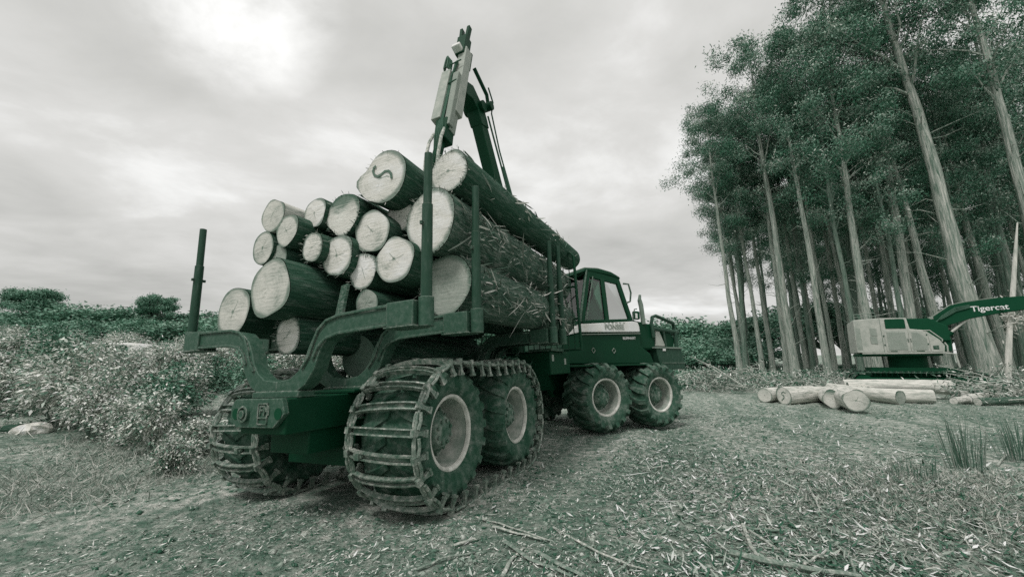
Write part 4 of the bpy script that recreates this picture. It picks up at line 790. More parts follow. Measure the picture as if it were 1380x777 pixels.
def euc_proto(seed, Ht=28., crown0=.36, spread=3.4, nb=30, per=150, r0=.40, low_twigs=16):
    """tall plantation eucalypt: returns trunk mesh and crown mesh"""
    rg = np.random.default_rng(seed); b = MB()
    zs = np.linspace(0, 1, 15); wob = np.cumsum(rg.normal(0, .10, (15, 2)), 0) * .8; wob -= wob[0]
    def tp(t): i = min(int(t * 14), 13); f_ = t * 14 - i; w = wob[i] * (1 - f_) + wob[i + 1] * f_; return Vector((w[0], w[1], t * Ht))
    def tr(t): return r0 * (1 - t) ** .8 * (1 + .55 * math.exp(-t * 26)) + .03
    b.tube([tp(t) for t in np.concatenate([[0, .01, .03], zs[1:]])], [tr(t) for t in np.concatenate([[0, .01, .03], zs[1:]])], 12)
    C = []; 
    for k in range(nb):
        t = crown0 + (1 - crown0) * (k + rg.uniform(-.3, .3)) / nb; t = float(np.clip(t, crown0, .985)); az = k * 2.399 + rg.normal(0, .3)
        u = (t - crown0) / (1 - crown0); ln = spread * (.55 + .75 * math.sin(PI * min(1, u * .75 + .22))) * rg.uniform(.65, 1.15) * (1 - .35 * u)
        el = rg.uniform(.55, 1.15); d = Vector((math.cos(az) * math.cos(el), math.sin(az) * math.cos(el), math.sin(el))); p0 = tp(t); pts = [p0]
        for j in range(1, 5):
            d2 = d + Vector((rg.normal(0, .16), rg.normal(0, .16), rg.normal(0, .12) - .06 * j)); pts.append(pts[-1] + d2.normalized() * ln / 4)
        rb = max(.02, tr(t) * .42); b.tube(pts, [rb, rb * .75, rb * .55, rb * .35, rb * .18], 5, cap=False)
        for j in range(2, 5):
            for q in range(1 if j < 4 else 3):
                c = np.array(pts[j]) + rg.normal(0, .50, 3) * [1, 1, .6]; C.append((c, rg.uniform(.5, 1.0)))
                b.tube([pts[j], Vector(c)], [rb * .2, .006], 4, cap=False)
    for k in range(low_twigs):
        t = rg.uniform(.08, crown0 + .1); az = rg.uniform(0, 6.28); ln = rg.uniform(.8, 3.0); d = Vector((math.cos(az), math.sin(az), rg.uniform(-.1, .9))).normalized(); p0 = tp(t)
        b.tube([p0, p0 + d * ln * .5 + Vector((0, 0, rg.normal(0, .15))), p0 + d * ln + Vector((0, 0, rg.normal(0, .3)))], [.035, .022, .006], 4, cap=False)
    V = []; Fs = []; Tn = []; off = 0
    for c, s in C:
        n = int(per * rg.uniform(.6, 1.3)); P = c + rg.normal(0, 1, (n, 3)) * [.34 * s + .10, .34 * s + .10, .30 * s + .08]
        D = rg.normal(0, 1, (n, 3)) * [1, 1, .5] + [0, 0, -1.0]
        v, f, t = leaves(P, D, rg.uniform(.14, .30, n), rg.uniform(.045, .085, n), rg); t = np.clip(t * .5 + .5 * rg.uniform() - .05 + .35 * (P[:, 2].repeat(4) - c[2]), 0, 1)  # tint rises towards each clump's top, painting in light from above
        V.append(v); Fs.append(f + off); Tn.append(t); off += len(v)
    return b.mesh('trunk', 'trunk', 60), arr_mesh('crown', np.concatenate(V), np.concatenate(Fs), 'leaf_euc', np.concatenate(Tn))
EUC = [euc_proto(11, 28, .56, 3.6, 19), euc_proto(12, 28, .50, 3.2, 21), euc_proto(13, 28, .60, 4.0, 18, 160), euc_proto(14, 28, .48, 3.0, 20), euc_proto(15, 28, .62, 3.5, 16, 140)]
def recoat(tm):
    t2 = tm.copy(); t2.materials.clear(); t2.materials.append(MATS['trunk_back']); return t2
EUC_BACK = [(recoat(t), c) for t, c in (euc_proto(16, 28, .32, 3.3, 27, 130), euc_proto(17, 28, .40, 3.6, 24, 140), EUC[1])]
def plant_tree(name, protos, k, x, y, ht, lean=(0, 0), rz=0., thick=1., label='', group=None, z=None, cat='tree'):
    tm, cm = protos[k % len(protos)]; s = ht / 28.
    m = Matrix.Translation((x, y, (hz(x, y) if z is None else z) - .05)) @ Matrix.Rotation(lean[0], 4, 'Y') @ Matrix.Rotation(lean[1], 4, 'X') @ Matrix.Rotation(rz, 4, 'Z') @ Matrix.Scale(s, 4)
    r = tag(empty(name, m), label, cat, group)
    link('trunk', tm, r, Matrix.Diagonal((thick * .68, thick * .68, 1, 1))); link('crown', cm, r)
    return r
GT = 'tall eucalypts of the plantation edge'
# (base px, base py, upper px, upper py, forward distance, height, trunk thickness, prototype, label)
FRONT = [
 (995, 478, 956, 195, 34, 24.5, .75, 4, 'slender outermost eucalypt at the open corner of the stand, its crown apart'),
 (1024, 478, 1001, 323, 36, 25, .7, 3, 'thin eucalypt between the outermost tree and the twin pale trunks'),
 (1070, 484, 1022, 139, 31, 29, 1.0, 2, 'tall pale eucalypt with the domed crown rising above its neighbours'),
 (1058, 482, 1030, 250, 34, 27, .75, 1, 'eucalypt trunk standing close against the domed pale one'),
 (1115, 492, 1072, 258, 28, 26, .8, 0, 'straight eucalypt with thin dead side twigs behind the ground logs'),
 (1124, 490, 1100, 350, 33, 25, .62, 3, 'thin eucalypt paired with the straight one behind the ground logs'),
 (1182, 495, 1146, 290, 26, 27, .92, 1, 'pale eucalypt rising right behind the rear of the harvester housing'),
 (1213, 492, 1181, 316, 32, 26, .85, 0, 'eucalypt behind the middle of the harvester housing'),
 (1278, 500, 1224, 270, 27, 27, .95, 4, 'eucalypt whose trunk is crossed by the root of the harvester boom'),
 (1338, 508, 1210, 0, 24.5, 33, 1.75, 2, 'biggest eucalypt, thick streaked trunk behind the lettered boom'),
 (1362, 505, 1322, 370, 29, 27, 1.0, 1, 'eucalypt just beyond the biggest trunk, beside the snapped pale sapling'),
 (1172, 498, 1118, 120, 29, 35, 1.0, 2, 'tallest straight eucalypt whose crown tops the stand above the harvester housing'),
 (1238, 500, 1172, 60, 27, 36, 1.05, 0, 'tall eucalypt with an overhanging crown just beyond the tallest straight one'),
 (1455, 500, 1324, 8, 22, 31, 1.25, 0, 'eucalypt leaning over the end of the lettered boom'),
 (1440, 500, 1302, 20, 27, 31, 1.0, 3, 'eucalypt behind the one leaning over the boom end'),
]
for i, (bx, by, ux, uy, Y, ht, th, k, lab) in enumerate(FRONT):
    p = at(bx, by, Y); q = at(ux, uy, Y); z0 = hz(p[0], p[1]); lean = math.atan2(q[0] - p[0], q[2] - z0)
    plant_tree('eucalypt_tree', EUC, k, p[0], p[1], ht, (lean, 0), i * 1.7, th * 28 / ht, lab, GT)
def edge_trees():
    rg = np.random.default_rng(15)
    for i, px in enumerate((1008, 1040, 1086, 1097, 1139, 1158, 1196, 1232, 1250, 1297, 1312, 1392, 1420)):
        Y = rg.uniform(30, 41); p = at(px, 484, Y); plant_tree('eucalypt_tree', EUC, i, p[0], p[1], rg.uniform(24, 29), (rg.normal(-.012, .02), rg.normal(0, .015)), rg.uniform(0, 6.28), rg.uniform(.62, .9), 'slim pale eucalypt among the front rows of the plantation edge', 'slim eucalypts of the front rows')
edge_trees()
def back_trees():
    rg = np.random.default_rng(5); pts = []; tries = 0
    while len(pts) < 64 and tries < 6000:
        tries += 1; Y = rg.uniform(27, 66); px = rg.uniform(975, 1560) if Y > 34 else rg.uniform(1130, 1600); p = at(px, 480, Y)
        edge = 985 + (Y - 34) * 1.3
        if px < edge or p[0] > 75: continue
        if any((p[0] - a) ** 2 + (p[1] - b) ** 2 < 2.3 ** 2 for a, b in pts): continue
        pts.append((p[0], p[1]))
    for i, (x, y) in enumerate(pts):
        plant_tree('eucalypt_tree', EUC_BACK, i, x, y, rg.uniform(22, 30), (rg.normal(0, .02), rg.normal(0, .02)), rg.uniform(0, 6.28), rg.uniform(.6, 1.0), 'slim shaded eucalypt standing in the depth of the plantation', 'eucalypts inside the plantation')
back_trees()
def snapped_sapling():
    a = at(1352, 503, 22); b_ = at(1371, 300, 21.4); a[2] = hz(a[0], a[1]); A_, B_ = Vector(a), Vector(b_)
    r = tag(empty('snapped_sapling', Matrix.Translation(A_)), 'snapped pale sapling leaning by the biggest eucalypt with white splinters', 'tree'); d = B_ - A_
    MB().tube([Vector((0, 0, -.1)), d * .3 + Vector((-.05, 0, 0)), d * .55, d * .8, d], [.14, .12, .11, .08, .03], 10).build('trunk', 'trunk_pale', r)
    rg = np.random.default_rng(3); n = 240; c = np.array(d * .42); P = c + rg.normal(0, 1, (n, 3)) * [.25, .15, .5]; v, f, t = ribbons(P, rg.normal(size=(n, 3)) + [0, 0, .6], rg.uniform(.1, .4, n), rg.uniform(.03, .10, n), rg.uniform(-.2, .5, n), rg)
    tag(link('splinters', arr_mesh('splinters', v, f, 'trunk_pale', t), r), kind='stuff')
snapped_sapling()

def bush_proto(seed, R=.9, Hh=1.9, n=1500, leaf=(.09, .17), mat='leaf_bush', clumps=20, stems=9):
    rg = np.random.default_rng(seed); b = MB(); V = []; Fs = []; Tn = []; off = 0
    for k in range(clumps):
        az = rg.uniform(0, 6.28); u = rg.uniform(.15, 1); rad = R * math.sqrt(rg.uniform(0, 1)) * (1.05 - .55 * u); c = np.array([rad * math.cos(az), rad * math.sin(az), Hh * u])
        if k < stems: b.tube([(0, 0, -.1), (c[0] * .4, c[1] * .4, c[2] * .55), tuple(c)], [.025, .018, .006], 5, cap=False)
        m = n // clumps; sz = rg.uniform(.14, .27) * R / .9; P = c + rg.normal(0, 1, (m, 3)) * [sz, sz, sz * .8]; P[:, 2] = np.maximum(P[:, 2], .03)
        D = (P - c) * 1.2 * [1, 1, .3] + rg.normal(0, .22, (m, 3)) + [0, 0, -.05]; v, f, t = leaves(P, D, rg.uniform(*leaf, m) * 1.1, rg.uniform(*leaf, m) * .45, rg, .35, .45); t = np.clip(t * .75 + .25 * rg.uniform(), 0, 1)
        V.append(v); Fs.append(f + off); Tn.append(t); off += len(v)
    return b.mesh('stem', 'stem', 60), arr_mesh('foliage', np.concatenate(V), np.concatenate(Fs), mat, np.concatenate(Tn))
BUSH = [bush_proto(20 + k, R, h, n) for k, (R, h, n) in enumerate(((.9, 1.7, 2900), (1.1, 2.2, 3600), (.8, 1.3, 2400), (1.0, 1.9, 3200)))]
BUSHD = [bush_proto(30 + k, R, h, n, mat='leaf_dark') for k, (R, h, n) in enumerate(((1.0, 1.9, 2800), (1.3, 2.3, 3400)))]
def plant_bush(x, y, k, s, label, group, dark=False, z=None):
    sm, fm = (BUSHD if dark else BUSH)[k % (2 if dark else 4)]
    r = tag(empty('leafy_shrub', Matrix.Translation((x, y, hz(x, y) if z is None else z)) @ Matrix.Rotation(random.uniform(0, 6.28), 4, 'Z') @ Matrix.Diagonal((s * random.uniform(.9, 1.2), s * random.uniform(.9, 1.2), s, 1))), label, 'shrub', group)
    link('stem', sm, r); link('foliage', fm, r); return r
GB = 'leafy shrubs of the regrowth beyond the forwarder'
def thicket():
    rg = np.random.default_rng(8); pts = []
    for px, py, k, s, lab in ((122, 582, 1, .62, 'dark-centred leafy shrub with a bare leaning stem at the edge of the trampled ground'), (205, 598, 0, .58, 'leafy shrub at the edge of the trampled ground nearest the tracked wheel side'), (236, 622, 2, .38, 'small low leafy shrub growing alone on the trampled ground'), (268, 600, 2, .45, 'low pale shrub beside the tracked rear wheel'), (40, 556, 1, .62, 'dense shrub right behind the white broken stump'), (165, 590, 3, .45, 'shrub between the leaning-stem shrub and the wheel-side shrub')):
        w = on(px, py); plant_bush(w[0], w[1], k, s, lab, GB); pts.append((w[0], w[1]))
    tries = 0
    while len(pts) < 165 and tries < 9000:
        tries += 1; Y = 9.6 + 32 * rg.uniform() ** 1.4; px = rg.uniform(-40, 560); p = at(px, 489, Y); x, y = p[0], p[1]
        lat = (x - RX) * NX + (y - RY) * NY
        if lat < 3.6 or x < -55: continue
        lim = 10.4 + 1.2 * math.sin(px * .045) + max(0, px - 130) * .006 + (2.0 if px > 280 else 0)
        if y < lim: continue
        if any((x - a) ** 2 + (y - b) ** 2 < (1.0 + y * .012) ** 2 for a, b in pts): continue
        pts.append((x, y)); dark = rg.uniform() < .30
        plant_bush(x, y, int(rg.integers(4)), rg.uniform(.5, .92) * (1 + .004 * y), 'dark-leaved shrub in the regrowth thicket' if dark else 'pale leafy shrub in the dense regrowth thicket', 'dark shrubs in the thicket' if dark else GB, dark)
thicket()

def far_proto(seed, R=5., Hh=9., n=9000, dome=.52):
    rg = np.random.default_rng(seed); b = MB(); b.tube([(0, 0, -.5), (.1, 0, Hh * .3), (0, .1, Hh * .6)], [.4, .32, .2], 8); V = []; Fs = []; Tn = []; off = 0
    for k in range(46):
        az = rg.uniform(0, 6.28); u = rg.uniform(0, 1); rad = R * (.35 + .65 * u ** .5) * rg.uniform(.6, 1); zz = Hh * ((.94 - dome) + dome * math.sqrt(max(0, 1 - (rad / (R * 1.05)) ** 2)) * rg.uniform(.45, 1)); c = np.array([rad * math.cos(az), rad * math.sin(az), zz])
        if k < 12: b.tube([(0, 0, Hh * .3), (c[0] * .5, c[1] * .5, c[2] * .75), tuple(c)], [.16, .10, .04], 5, cap=False)
        m = n // 46; sz = R * .12; P = c + rg.normal(0, 1, (m, 3)) * [sz, sz, sz * .55]; D = rg.normal(0, 1, (m, 3)) * [1, 1, .5]
        v, f, t = leaves(P, D, rg.uniform(.22, .45, m), rg.uniform(.12, .24, m), rg); t = np.clip(t * .6 + .2 + (P[:, 2].repeat(4) - c[2]) * .35, 0, 1); V.append(v); Fs.append(f + off); Tn.append(t); off += len(v)  # clump tops tinted lighter, light from above put into the colour
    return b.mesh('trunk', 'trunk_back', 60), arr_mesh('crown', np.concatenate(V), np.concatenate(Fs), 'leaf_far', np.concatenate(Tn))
FAR = [far_proto(50), far_proto(51, 6., 8., 10000), far_proto(52, 4., 10.), far_proto(53, 5.2, 11., 22000, .62), far_proto(54, 4.2, 11., 18000, .62)]
def far_trees():
    rg = np.random.default_rng(9)
    def put(px, ytop, Y, k, lab, grp, wide=1., cat='tree'):
        t = at(px, ytop, Y); z0 = hz(t[0], t[1]); h = max(3., t[2] - z0); tm, cm = FAR[k]; sink = .38 if k < 3 else 0.; h /= 1 - sink; s = h / (9., 8., 10., 11., 11.)[k]; z0 -= sink * h
        r = tag(empty('far_tree', Matrix.Translation((t[0], t[1], z0)) @ Matrix.Rotation(rg.uniform(0, 6.28), 4, 'Z') @ Matrix.Diagonal((s * wide, s * wide, s, 1))), lab, cat, grp); link('trunk', tm, r); link('crown', cm, r)
    put(50, 383, 60, 3, 'large round-crowned tree standing above the far tree line', None, 1.0); put(218, 389, 60, 4, 'domed tree with visible forked limbs above the far tree line', None, .85)
    for px in np.arange(-120, 640, 27): put(px + rg.uniform(-8, 8), rg.uniform(413, 424), rg.uniform(62, 70), int(rg.integers(3)), 'low dark tree in the far tree line beyond the thicket', 'trees of the far tree line', rg.uniform(1.2, 1.7))
    for px in np.arange(-100, 560, 34): put(px + rg.uniform(-8, 8), rg.uniform(424, 436), rg.uniform(42, 50), int(rg.integers(3)), 'rounded scrub tree between the thicket and the far tree line', 'scrub in front of the far tree line', rg.uniform(1.2, 1.8))
    for px, yt, Y in ((905, 430, 90), (922, 434, 92), (938, 440, 95), (890, 436, 88), (870, 438, 92), (850, 440, 95), (830, 440, 98), (800, 442, 96), (770, 444, 95)): put(px, yt, Y, 1, 'dark tree crowning the distant rise beyond the forwarder cab', 'trees on the distant rise', 1.3)
    put(953, 444, 92, 0, 'single small round tree on the distant rise near the outermost eucalypt', None, 1.0)
    for px, yt, Y in ((925, 452, 60), (945, 454, 56), (965, 452, 58), (980, 450, 52), (905, 454, 62), (935, 462, 46), (960, 462, 44), (978, 464, 42)): put(px, yt, Y, int(rg.integers(2)), 'rounded dark shrub tree between the cab and the plantation', 'scrub between the cab and the plantation', 1.5)
far_trees()
def stand_backdrop():
    rg = np.random.default_rng(91)
    for k, px in enumerate(np.arange(1000, 1500, 26)):
        Y = rg.uniform(58, 72); t = at(px, rg.uniform(392, 425), Y); z0 = hz(t[0], t[1]); tm, cm = FAR[k % 3]; s = (t[2] - z0) / (9., 8., 10.)[k % 3]
        r = tag(empty('far_tree', Matrix.Translation((t[0], t[1], z0 - .4 * s)) @ Matrix.Rotation(rg.uniform(0, 6.28), 4, 'Z') @ Matrix.Diagonal((s * 1.1, s * 1.1, s, 1))), 'low understorey tree seen between the trunks at the back of the plantation', 'tree', 'understorey trees behind the plantation'); link('trunk', tm, r); link('crown', cm, r)
stand_backdrop()

def ute():
    w = at(172, 478, 25); z = hz(w[0], w[1]); h0 = at(172, 462, 25)[2] - 1.75
    r = tag(empty('parked_vehicle', Matrix.Translation((w[0], w[1], h0)) @ Matrix.Rotation(math.radians(12), 4, 'Z')), 'white four-wheel-drive parked among the shrubs, only its roof and side showing', 'vehicle')
    MB().prism([(-2.1, .5), (2.1, .5), (2.15, 1.0), (1.3, 1.15), (-2.1, 1.15)], -.85, .85, 'y').build('body', 'vehicle_white', r, bevel=.05)
    MB().prism([(-1.9, 1.13), (1.25, 1.13), (.75, 1.72), (-1.8, 1.75)], -.75, .75, 'y').build('cabin', 'vehicle_white', r, bevel=.05)
    for x0, x1 in ((-1.6, -.6), (-.5, .45)): MB().prism([(x0, 1.2), (x1, 1.2), (x1 - .1, 1.6), (x0 + .1, 1.6)], -.76, -.745, 'y').build('side_window', 'black', r)
    for x in (-1.3, 1.3):
        for y in (-.7, .7): MB().lathe([(-.12, 0), (-.12, .34), (.12, .34), (.12, 0)], 16, 'y', (x, y, .34)).build('wheel', 'tyre', r)
ute()

# ------------------------------------------------------------------ stump, rushes, branches on the ground
def stump():
    w = on(43, 577); x, y = w[0], w[1]; rg = np.random.default_rng(2); b = MB(); n = 14; rows = []
    for j, (zz, rr) in enumerate(((-.05, .40), (.10, .40), (.24, .34), (.33, .20), (.35, .0))):
        for k in range(n): a = 2 * PI * k / n; q = rr * (1 + .22 * math.sin(2 * a + 1) + rg.normal(0, .14)); rows.append((q * math.cos(a) * 1.25, q * math.sin(a), zz + (.05 * math.cos(a) if j < 4 else 0)))
    b.add(rows, [(j * n + k, j * n + (k + 1) % n, (j + 1) * n + (k + 1) % n, (j + 1) * n + k) for j in range(4) for k in range(n)])
    o = b.build('broken_stump', 'stump', smooth=0, mtx=Matrix.Translation((x, y, hz(x, y))) @ Matrix.Scale(.62, 4)); tag(o, 'white broken stump lying at the foot of the shrubs', 'stump')
    MB().tube([(-.9, -.05, .12), (-.42, 0, .14)], [.16, .18], 10).build('dark_root', 'bark_dark', o)
stump()
def rush(px, py, n, h, spread, lab):
    rg = np.random.default_rng(int(px)); w = on(px, py); x, y = w[0], w[1]; z = hz(x, y)
    P = rg.normal(0, 1, (n, 3)) * [spread, spread, 0]; D = np.concatenate([P[:, :2] * .9 / max(spread, .01) * .08 + rg.normal(0, .07, (n, 2)), np.ones((n, 1))], 1); P[:, 2] = -.02
    v, f, t = ribbons(P, D, h * rg.uniform(.45, 1.0, n), rg.uniform(.006, .014, n), rg.uniform(-.12, .12, n), rg, 4, twist=.3)
    tag(link('rush_clump', arr_mesh('rush_clump', v, f, 'rush', t), None, Matrix.Translation((x, y, z))), lab, 'grass clump', 'rush clumps on the trampled ground')
rush(1306, 645, 70, .72, .08, 'tall upright clump of dark rushes on the edge of the grassy hummock')
rush(1372, 622, 55, .75, .08, 'tall rush clump beside the dry branch at the edge of the clearing')
rush(1238, 668, 40, .30, .09, 'short sparse rush clump growing before the tall upright one')

GBR = 'dead branches and bark strips lying on the ground'
BR = [  # photo points along the branch, radius, flat, material, label
 ([(640, 697), (690, 713), (740, 729)], .020, .45, 'branch', 'long pale bark strip lying beside the tracked wheel'),
 ([(665, 710), (700, 720), (735, 728)], .028, .35, 'branch', 'broad pale bark strip just below the long one by the tracked wheel'),
 ([(612, 737), (636, 727), (642, 728)], .022, .4, 'branch', 'short flat bark strip lying crosswise before the tracked wheel'),
 ([(676, 777), (690, 755), (706, 738)], .024, .45, 'branch', 'pale bent bark strip standing across the other strips'),
 ([(680, 730), (715, 757), (770, 777)], .030, .5, 'branch_dark', 'curved dark bark strip crossing under the bent pale one'),
 ([(722, 745), (760, 765), (785, 777)], .034, .5, 'branch_dark', 'thick dark bark slab beside the bent pale strip'),
 ([(745, 712), (790, 737), (840, 760), (870, 768)], .018, .7, 'branch', 'long thin stick running away from the bark strips over open ground'),
 ([(562, 768), (590, 757), (640, 745)], .016, .7, 'branch_dark', 'thin dark twig lying behind the tracked wheel on bare ground'),
 ([(1000, 709), (1008, 730), (1025, 755), (1034, 760)], .026, .8, 'branch', 'curved pale branch joining the long dark branch over leaf litter'),
 ([(985, 745), (1030, 758), (1090, 768), (1160, 777)], .045, .8, 'branch_dark', 'thick dark branch half buried in the leaf litter'),
 ([(1004, 712), (1040, 716), (1072, 715)], .022, .8, 'branch_dark', 'straight dark branch lying over the leaf litter'),
 ([(1010, 716), (1045, 740), (1075, 750), (1110, 752)], .018, .8, 'branch', 'slender bowed branch between the straight dark and thick dark branches'),
 ([(1085, 762), (1110, 748), (1122, 735)], .014, .9, 'branch', 'short pale stick standing up from the leaf litter'),
 ([(1096, 668), (1105, 690), (1124, 708)], .014, .9, 'branch', 'curved twig in the leaf litter above the dark branches'),
 ([(1125, 735), (1146, 752), (1153, 777)], .020, .9, 'branch_dark', 'arched twig at the edge of the grassy hummock'),
 ([(1055, 655), (1075, 642)], .016, .8, 'branch', 'two-pronged pale stick on the open ground'),
 ([(900, 628), (875, 632), (846, 627)], .016, .8, 'branch', 'pale twig lying on the open track beyond the litter'),
 ([(860, 630), (890, 642), (900, 648)], .014, .9, 'branch_dark', 'dark twig beside the pale one on the open track'),
 ([(990, 590), (1012, 594)], .02, .8, 'branch_dark', 'short dark stick far out on the open track'),
 ([(1195, 625), (1240, 612), (1290, 618)], .018, .9, 'branch', 'long arched twig lying before the tall rushes'),
 ([(1345, 628), (1362, 605), (1380, 592)], .02, .9, 'branch', 'dry pale branch propped beside the rushes at the clearing edge'),
 ([(60, 775), (100, 764), (150, 757)], .014, .8, 'branch_dark', 'dark stick pressed into the wheel track'),
 ([(250, 722), (285, 716), (320, 712)], .012, .8, 'branch_dark', 'thin stick lying along the wheel track behind the forwarder'),
]
def branches():
    for pts, r, fl, mat, lab in BR:
        P = []; r *= .68
        n = len(pts)
        for j, (a, b_) in enumerate(pts):
            w = on(a, b_); z = hz(w[0], w[1]); w = on(a, b_, z + r * fl); P.append(Vector((w[0], w[1], z + r * fl * .9 + .008)))
        Q = []
        for j in range(n - 1):
            for t in (0, .33, .66): Q.append(P[j].lerp(P[j + 1], t) + Vector((random.uniform(-.008, .008), random.uniform(-.008, .008), random.uniform(0, .012))))
        Q.append(P[-1]); rad = [r * (1 - .45 * k / len(Q)) for k in range(len(Q))]
        b = MB(); up = Vector((0, 0, 1)); pn = None
        # flattened tube lying on the ground
        v = []
        for k, p in enumerate(Q):
            d = (Q[min(k + 1, len(Q) - 1)] - Q[max(k - 1, 0)]).normalized(); s = d.cross(up).normalized(); u2 = s.cross(d)
            for q in range(8): a = 2 * PI * q / 8; v.append(p + s * rad[k] * math.cos(a) + u2 * rad[k] * fl * math.sin(a))
        b.add(v, [(k * 8 + q, k * 8 + (q + 1) % 8, k * 8 + 8 + (q + 1) % 8, k * 8 + 8 + q) for k in range(len(Q) - 1) for q in range(8)] + [tuple(range(8))[::-1], tuple(range(len(v) - 8, len(v)))])
        c = sum(Q, Vector()) / len(Q); b.v = [tuple(Vector(p) - c) for p in b.v]
        o = b.build('fallen_branch', mat, None, Matrix.Translation(c)); tag(o, lab, 'branch', GBR)
branches()

# ------------------------------------------------------------------ ground cover (uncountable)
def scatter(n, rmin, rmax, a0, a1, rg, power=1.1):
    u = rg.uniform(0, 1, n); k = 2 - power; r = (rmin ** k + u * (rmax ** k - rmin ** k)) ** (1 / k); a = np.radians(rg.uniform(a0, a1, n)); return r * np.sin(a), r * np.cos(a), r
def machine_mask(x, y):
    lat = (x - RX) * NX + (y - RY) * NY; lon = (x - RX) * UX + (y - RY) * UY; return (np.abs(lat) < 1.6) & (lon > -1.2) & (lon < 1.3)
def litter():
    rg = np.random.default_rng(77)
    def lay(name, n, rmin, rmax, a0, a1, lo, hi, wlo, whi, mat, lab, cat, dens=None, power=1.15, up=.18, nseg=2, along=0., curl=.25):
        x, y, r = scatter(n, rmin, rmax, a0, a1, rg, power); keep = ~machine_mask(x, y)
        if dens is not None: keep &= rg.uniform(0, 1, n) < dens(x, y, r)
        x, y, r = x[keep], y[keep], r[keep]; m = len(x); z = H(x, y); az = rg.uniform(0, 2 * PI, m)
        if along: az = np.where(rg.uniform(0, 1, m) < along, YAW + rg.normal(0, .25, m), az)
        D = np.stack([np.cos(az), np.sin(az), rg.normal(0, up, m)], -1); Ln = lo * (hi / lo) ** rg.uniform(0, 1, m) * (1 + .025 * r); P = np.stack([x, y, z + .006 + .012 * rg.uniform(0, 1, m)], -1) - D * Ln[:, None] * .5
        P[:, 2] = z + .004 + rg.uniform(0, .02, m)
        v, f, t = ribbons_flat(P, D, Ln, rg.uniform(wlo, whi, m) * (1 + .03 * r), rg.normal(0, curl, m), rg, nseg); t = t ** 1.25
        o = link(name, arr_mesh(name, v, f, mat, t)); tag(o, lab, cat, kind='stuff')
    def right_heavy(x, y, r): return np.clip(.03 + .95 * sst(.3, 2.4, x + .25 * (4 - y)) * (.35 + 1.3 * np.clip(fbm(x * .5, y * .5, 3, 21) + .5, 0, 1)) * (1 - .85 * sst(5, 9.5, r)), 0, 1)
    def patchy(x, y, r):
        path = np.exp(-(((x - 1.2 - .35 * (y - 6)) / 1.5) ** 2)) * sst(4.6, 6, y)
        return np.clip(.34 + 1.2 * sst(.40, .66, fbm(x * .8, y * .8, 4, 33) + .5) , 0, 1) * (1 - .7 * path)
    lay('bark_litter', 260000, 2.2, 26, -62, 62, .012, .055, .004, .012, 'litter_bark', 'fine chips of bark and twig scattered over the bare earth', 'bark litter', patchy, along=.25)
    lay('leaf_litter', 60000, 2.2, 13, -20, 62, .028, .10, .008, .022, 'litter', 'dry fallen eucalypt leaves covering the ground', 'leaf litter', right_heavy, up=.28, curl=.35)
    lay('bark_strips', 2600, 2.2, 16, -50, 62, .10, .40, .005, .016, 'litter', 'long curled strips of shed bark on the ground', 'bark strips', right_heavy, up=.14, nseg=4, curl=.2)
    def mound(x, y, r):
        mx, my = on(1330, 690)[:2]; return np.clip(1.3 * np.exp(-(((x - mx) / 1.5) ** 2 + ((y - my) / 1.1) ** 2)) + .5 * sst(.55, .7, fbm(x * .7, y * .7, 3, 40) + .5) * sst(-2, -5, x), 0, 1)
    def blades(n, rmin, rmax, a0, a1, hlo, hhi, dens, lab, name, power=1.1, mat='grass', lean=.8):
        x, y, r = scatter(n, rmin, rmax, a0, a1, rg, power); keep = rg.uniform(0, 1, n) < dens(x, y, r); keep &= ~machine_mask(x, y); x, y, r = x[keep], y[keep], r[keep]; m = len(x); z = H(x, y)
        az = rg.uniform(0, 6.28, m); D = np.stack([np.cos(az) * lean, np.sin(az) * lean, np.ones(m) * .7], -1); v, f, t = ribbons(np.stack([x, y, z - .01], -1), D, rg.uniform(hlo, hhi, m) * (1 + .02 * r), rg.uniform(.003, .007, m) * (1 + .05 * r), -rg.uniform(.1, .7, m), rg, 3)
        tag(link(name, arr_mesh(name, v, f, mat, t)), lab, 'grass', kind='stuff')
    blades(52000, 4, 11, 25, 62, .04, .10, mound, 'fine dry grass matted over the low hummock', 'dry_grass', 1.0)
    def lg(x, y, r):
        lat = (x - RX) * NX + (y - RY) * NY; return np.clip((.12 + sst(.42, .62, fbm(x * .6, y * .6, 3, 50) + .5)) * sst(2.0, 3.2, lat), 0, 1)
    blades(30000, 4.5, 16, -62, -15, .06, .20, lg, 'short weedy grass between the wheel track and the shrubs', 'weedy_grass', 1.1)
    def far(x, y, r):
        lat = (x - RX) * NX + (y - RY) * NY; return ((x / r > .28) & (r > 19)) * np.clip(.2 + fbm(x * .3, y * .3, 2, 61) * 2.5, 0, 1)
    # low dark undergrowth of the plantation and the clearing edge
    x, y, r = scatter(26000, 20, 62, 14, 62, rg, .6); keep = rg.uniform(0, 1, len(x)) < np.clip(.5 + fbm(x * .25, y * .25, 3, 61) * 2.4, 0, 1); keep &= (y > 22 - .0 * x); x, y, r = x[keep], y[keep], r[keep]; m = len(x)
    hgt = (.15 + .9 * np.clip(fbm(x * .3, y * .3, 3, 66) + .35, 0, 1)) * sst(20, 30, r) * rg.uniform(0, 1, m); P = np.stack([x, y, H(x, y) + hgt], -1); v, f, t = leaves(P, rg.normal(size=(m, 3)) * [1, 1, .4] + [0, 0, .25], rg.uniform(.25, .6, m), rg.uniform(.06, .16, m), rg)
    tag(link('undergrowth', arr_mesh('undergrowth', v, f, 'leaf_dark', t)), 'low dark undergrowth and fern on the plantation floor', 'undergrowth', kind='stuff')
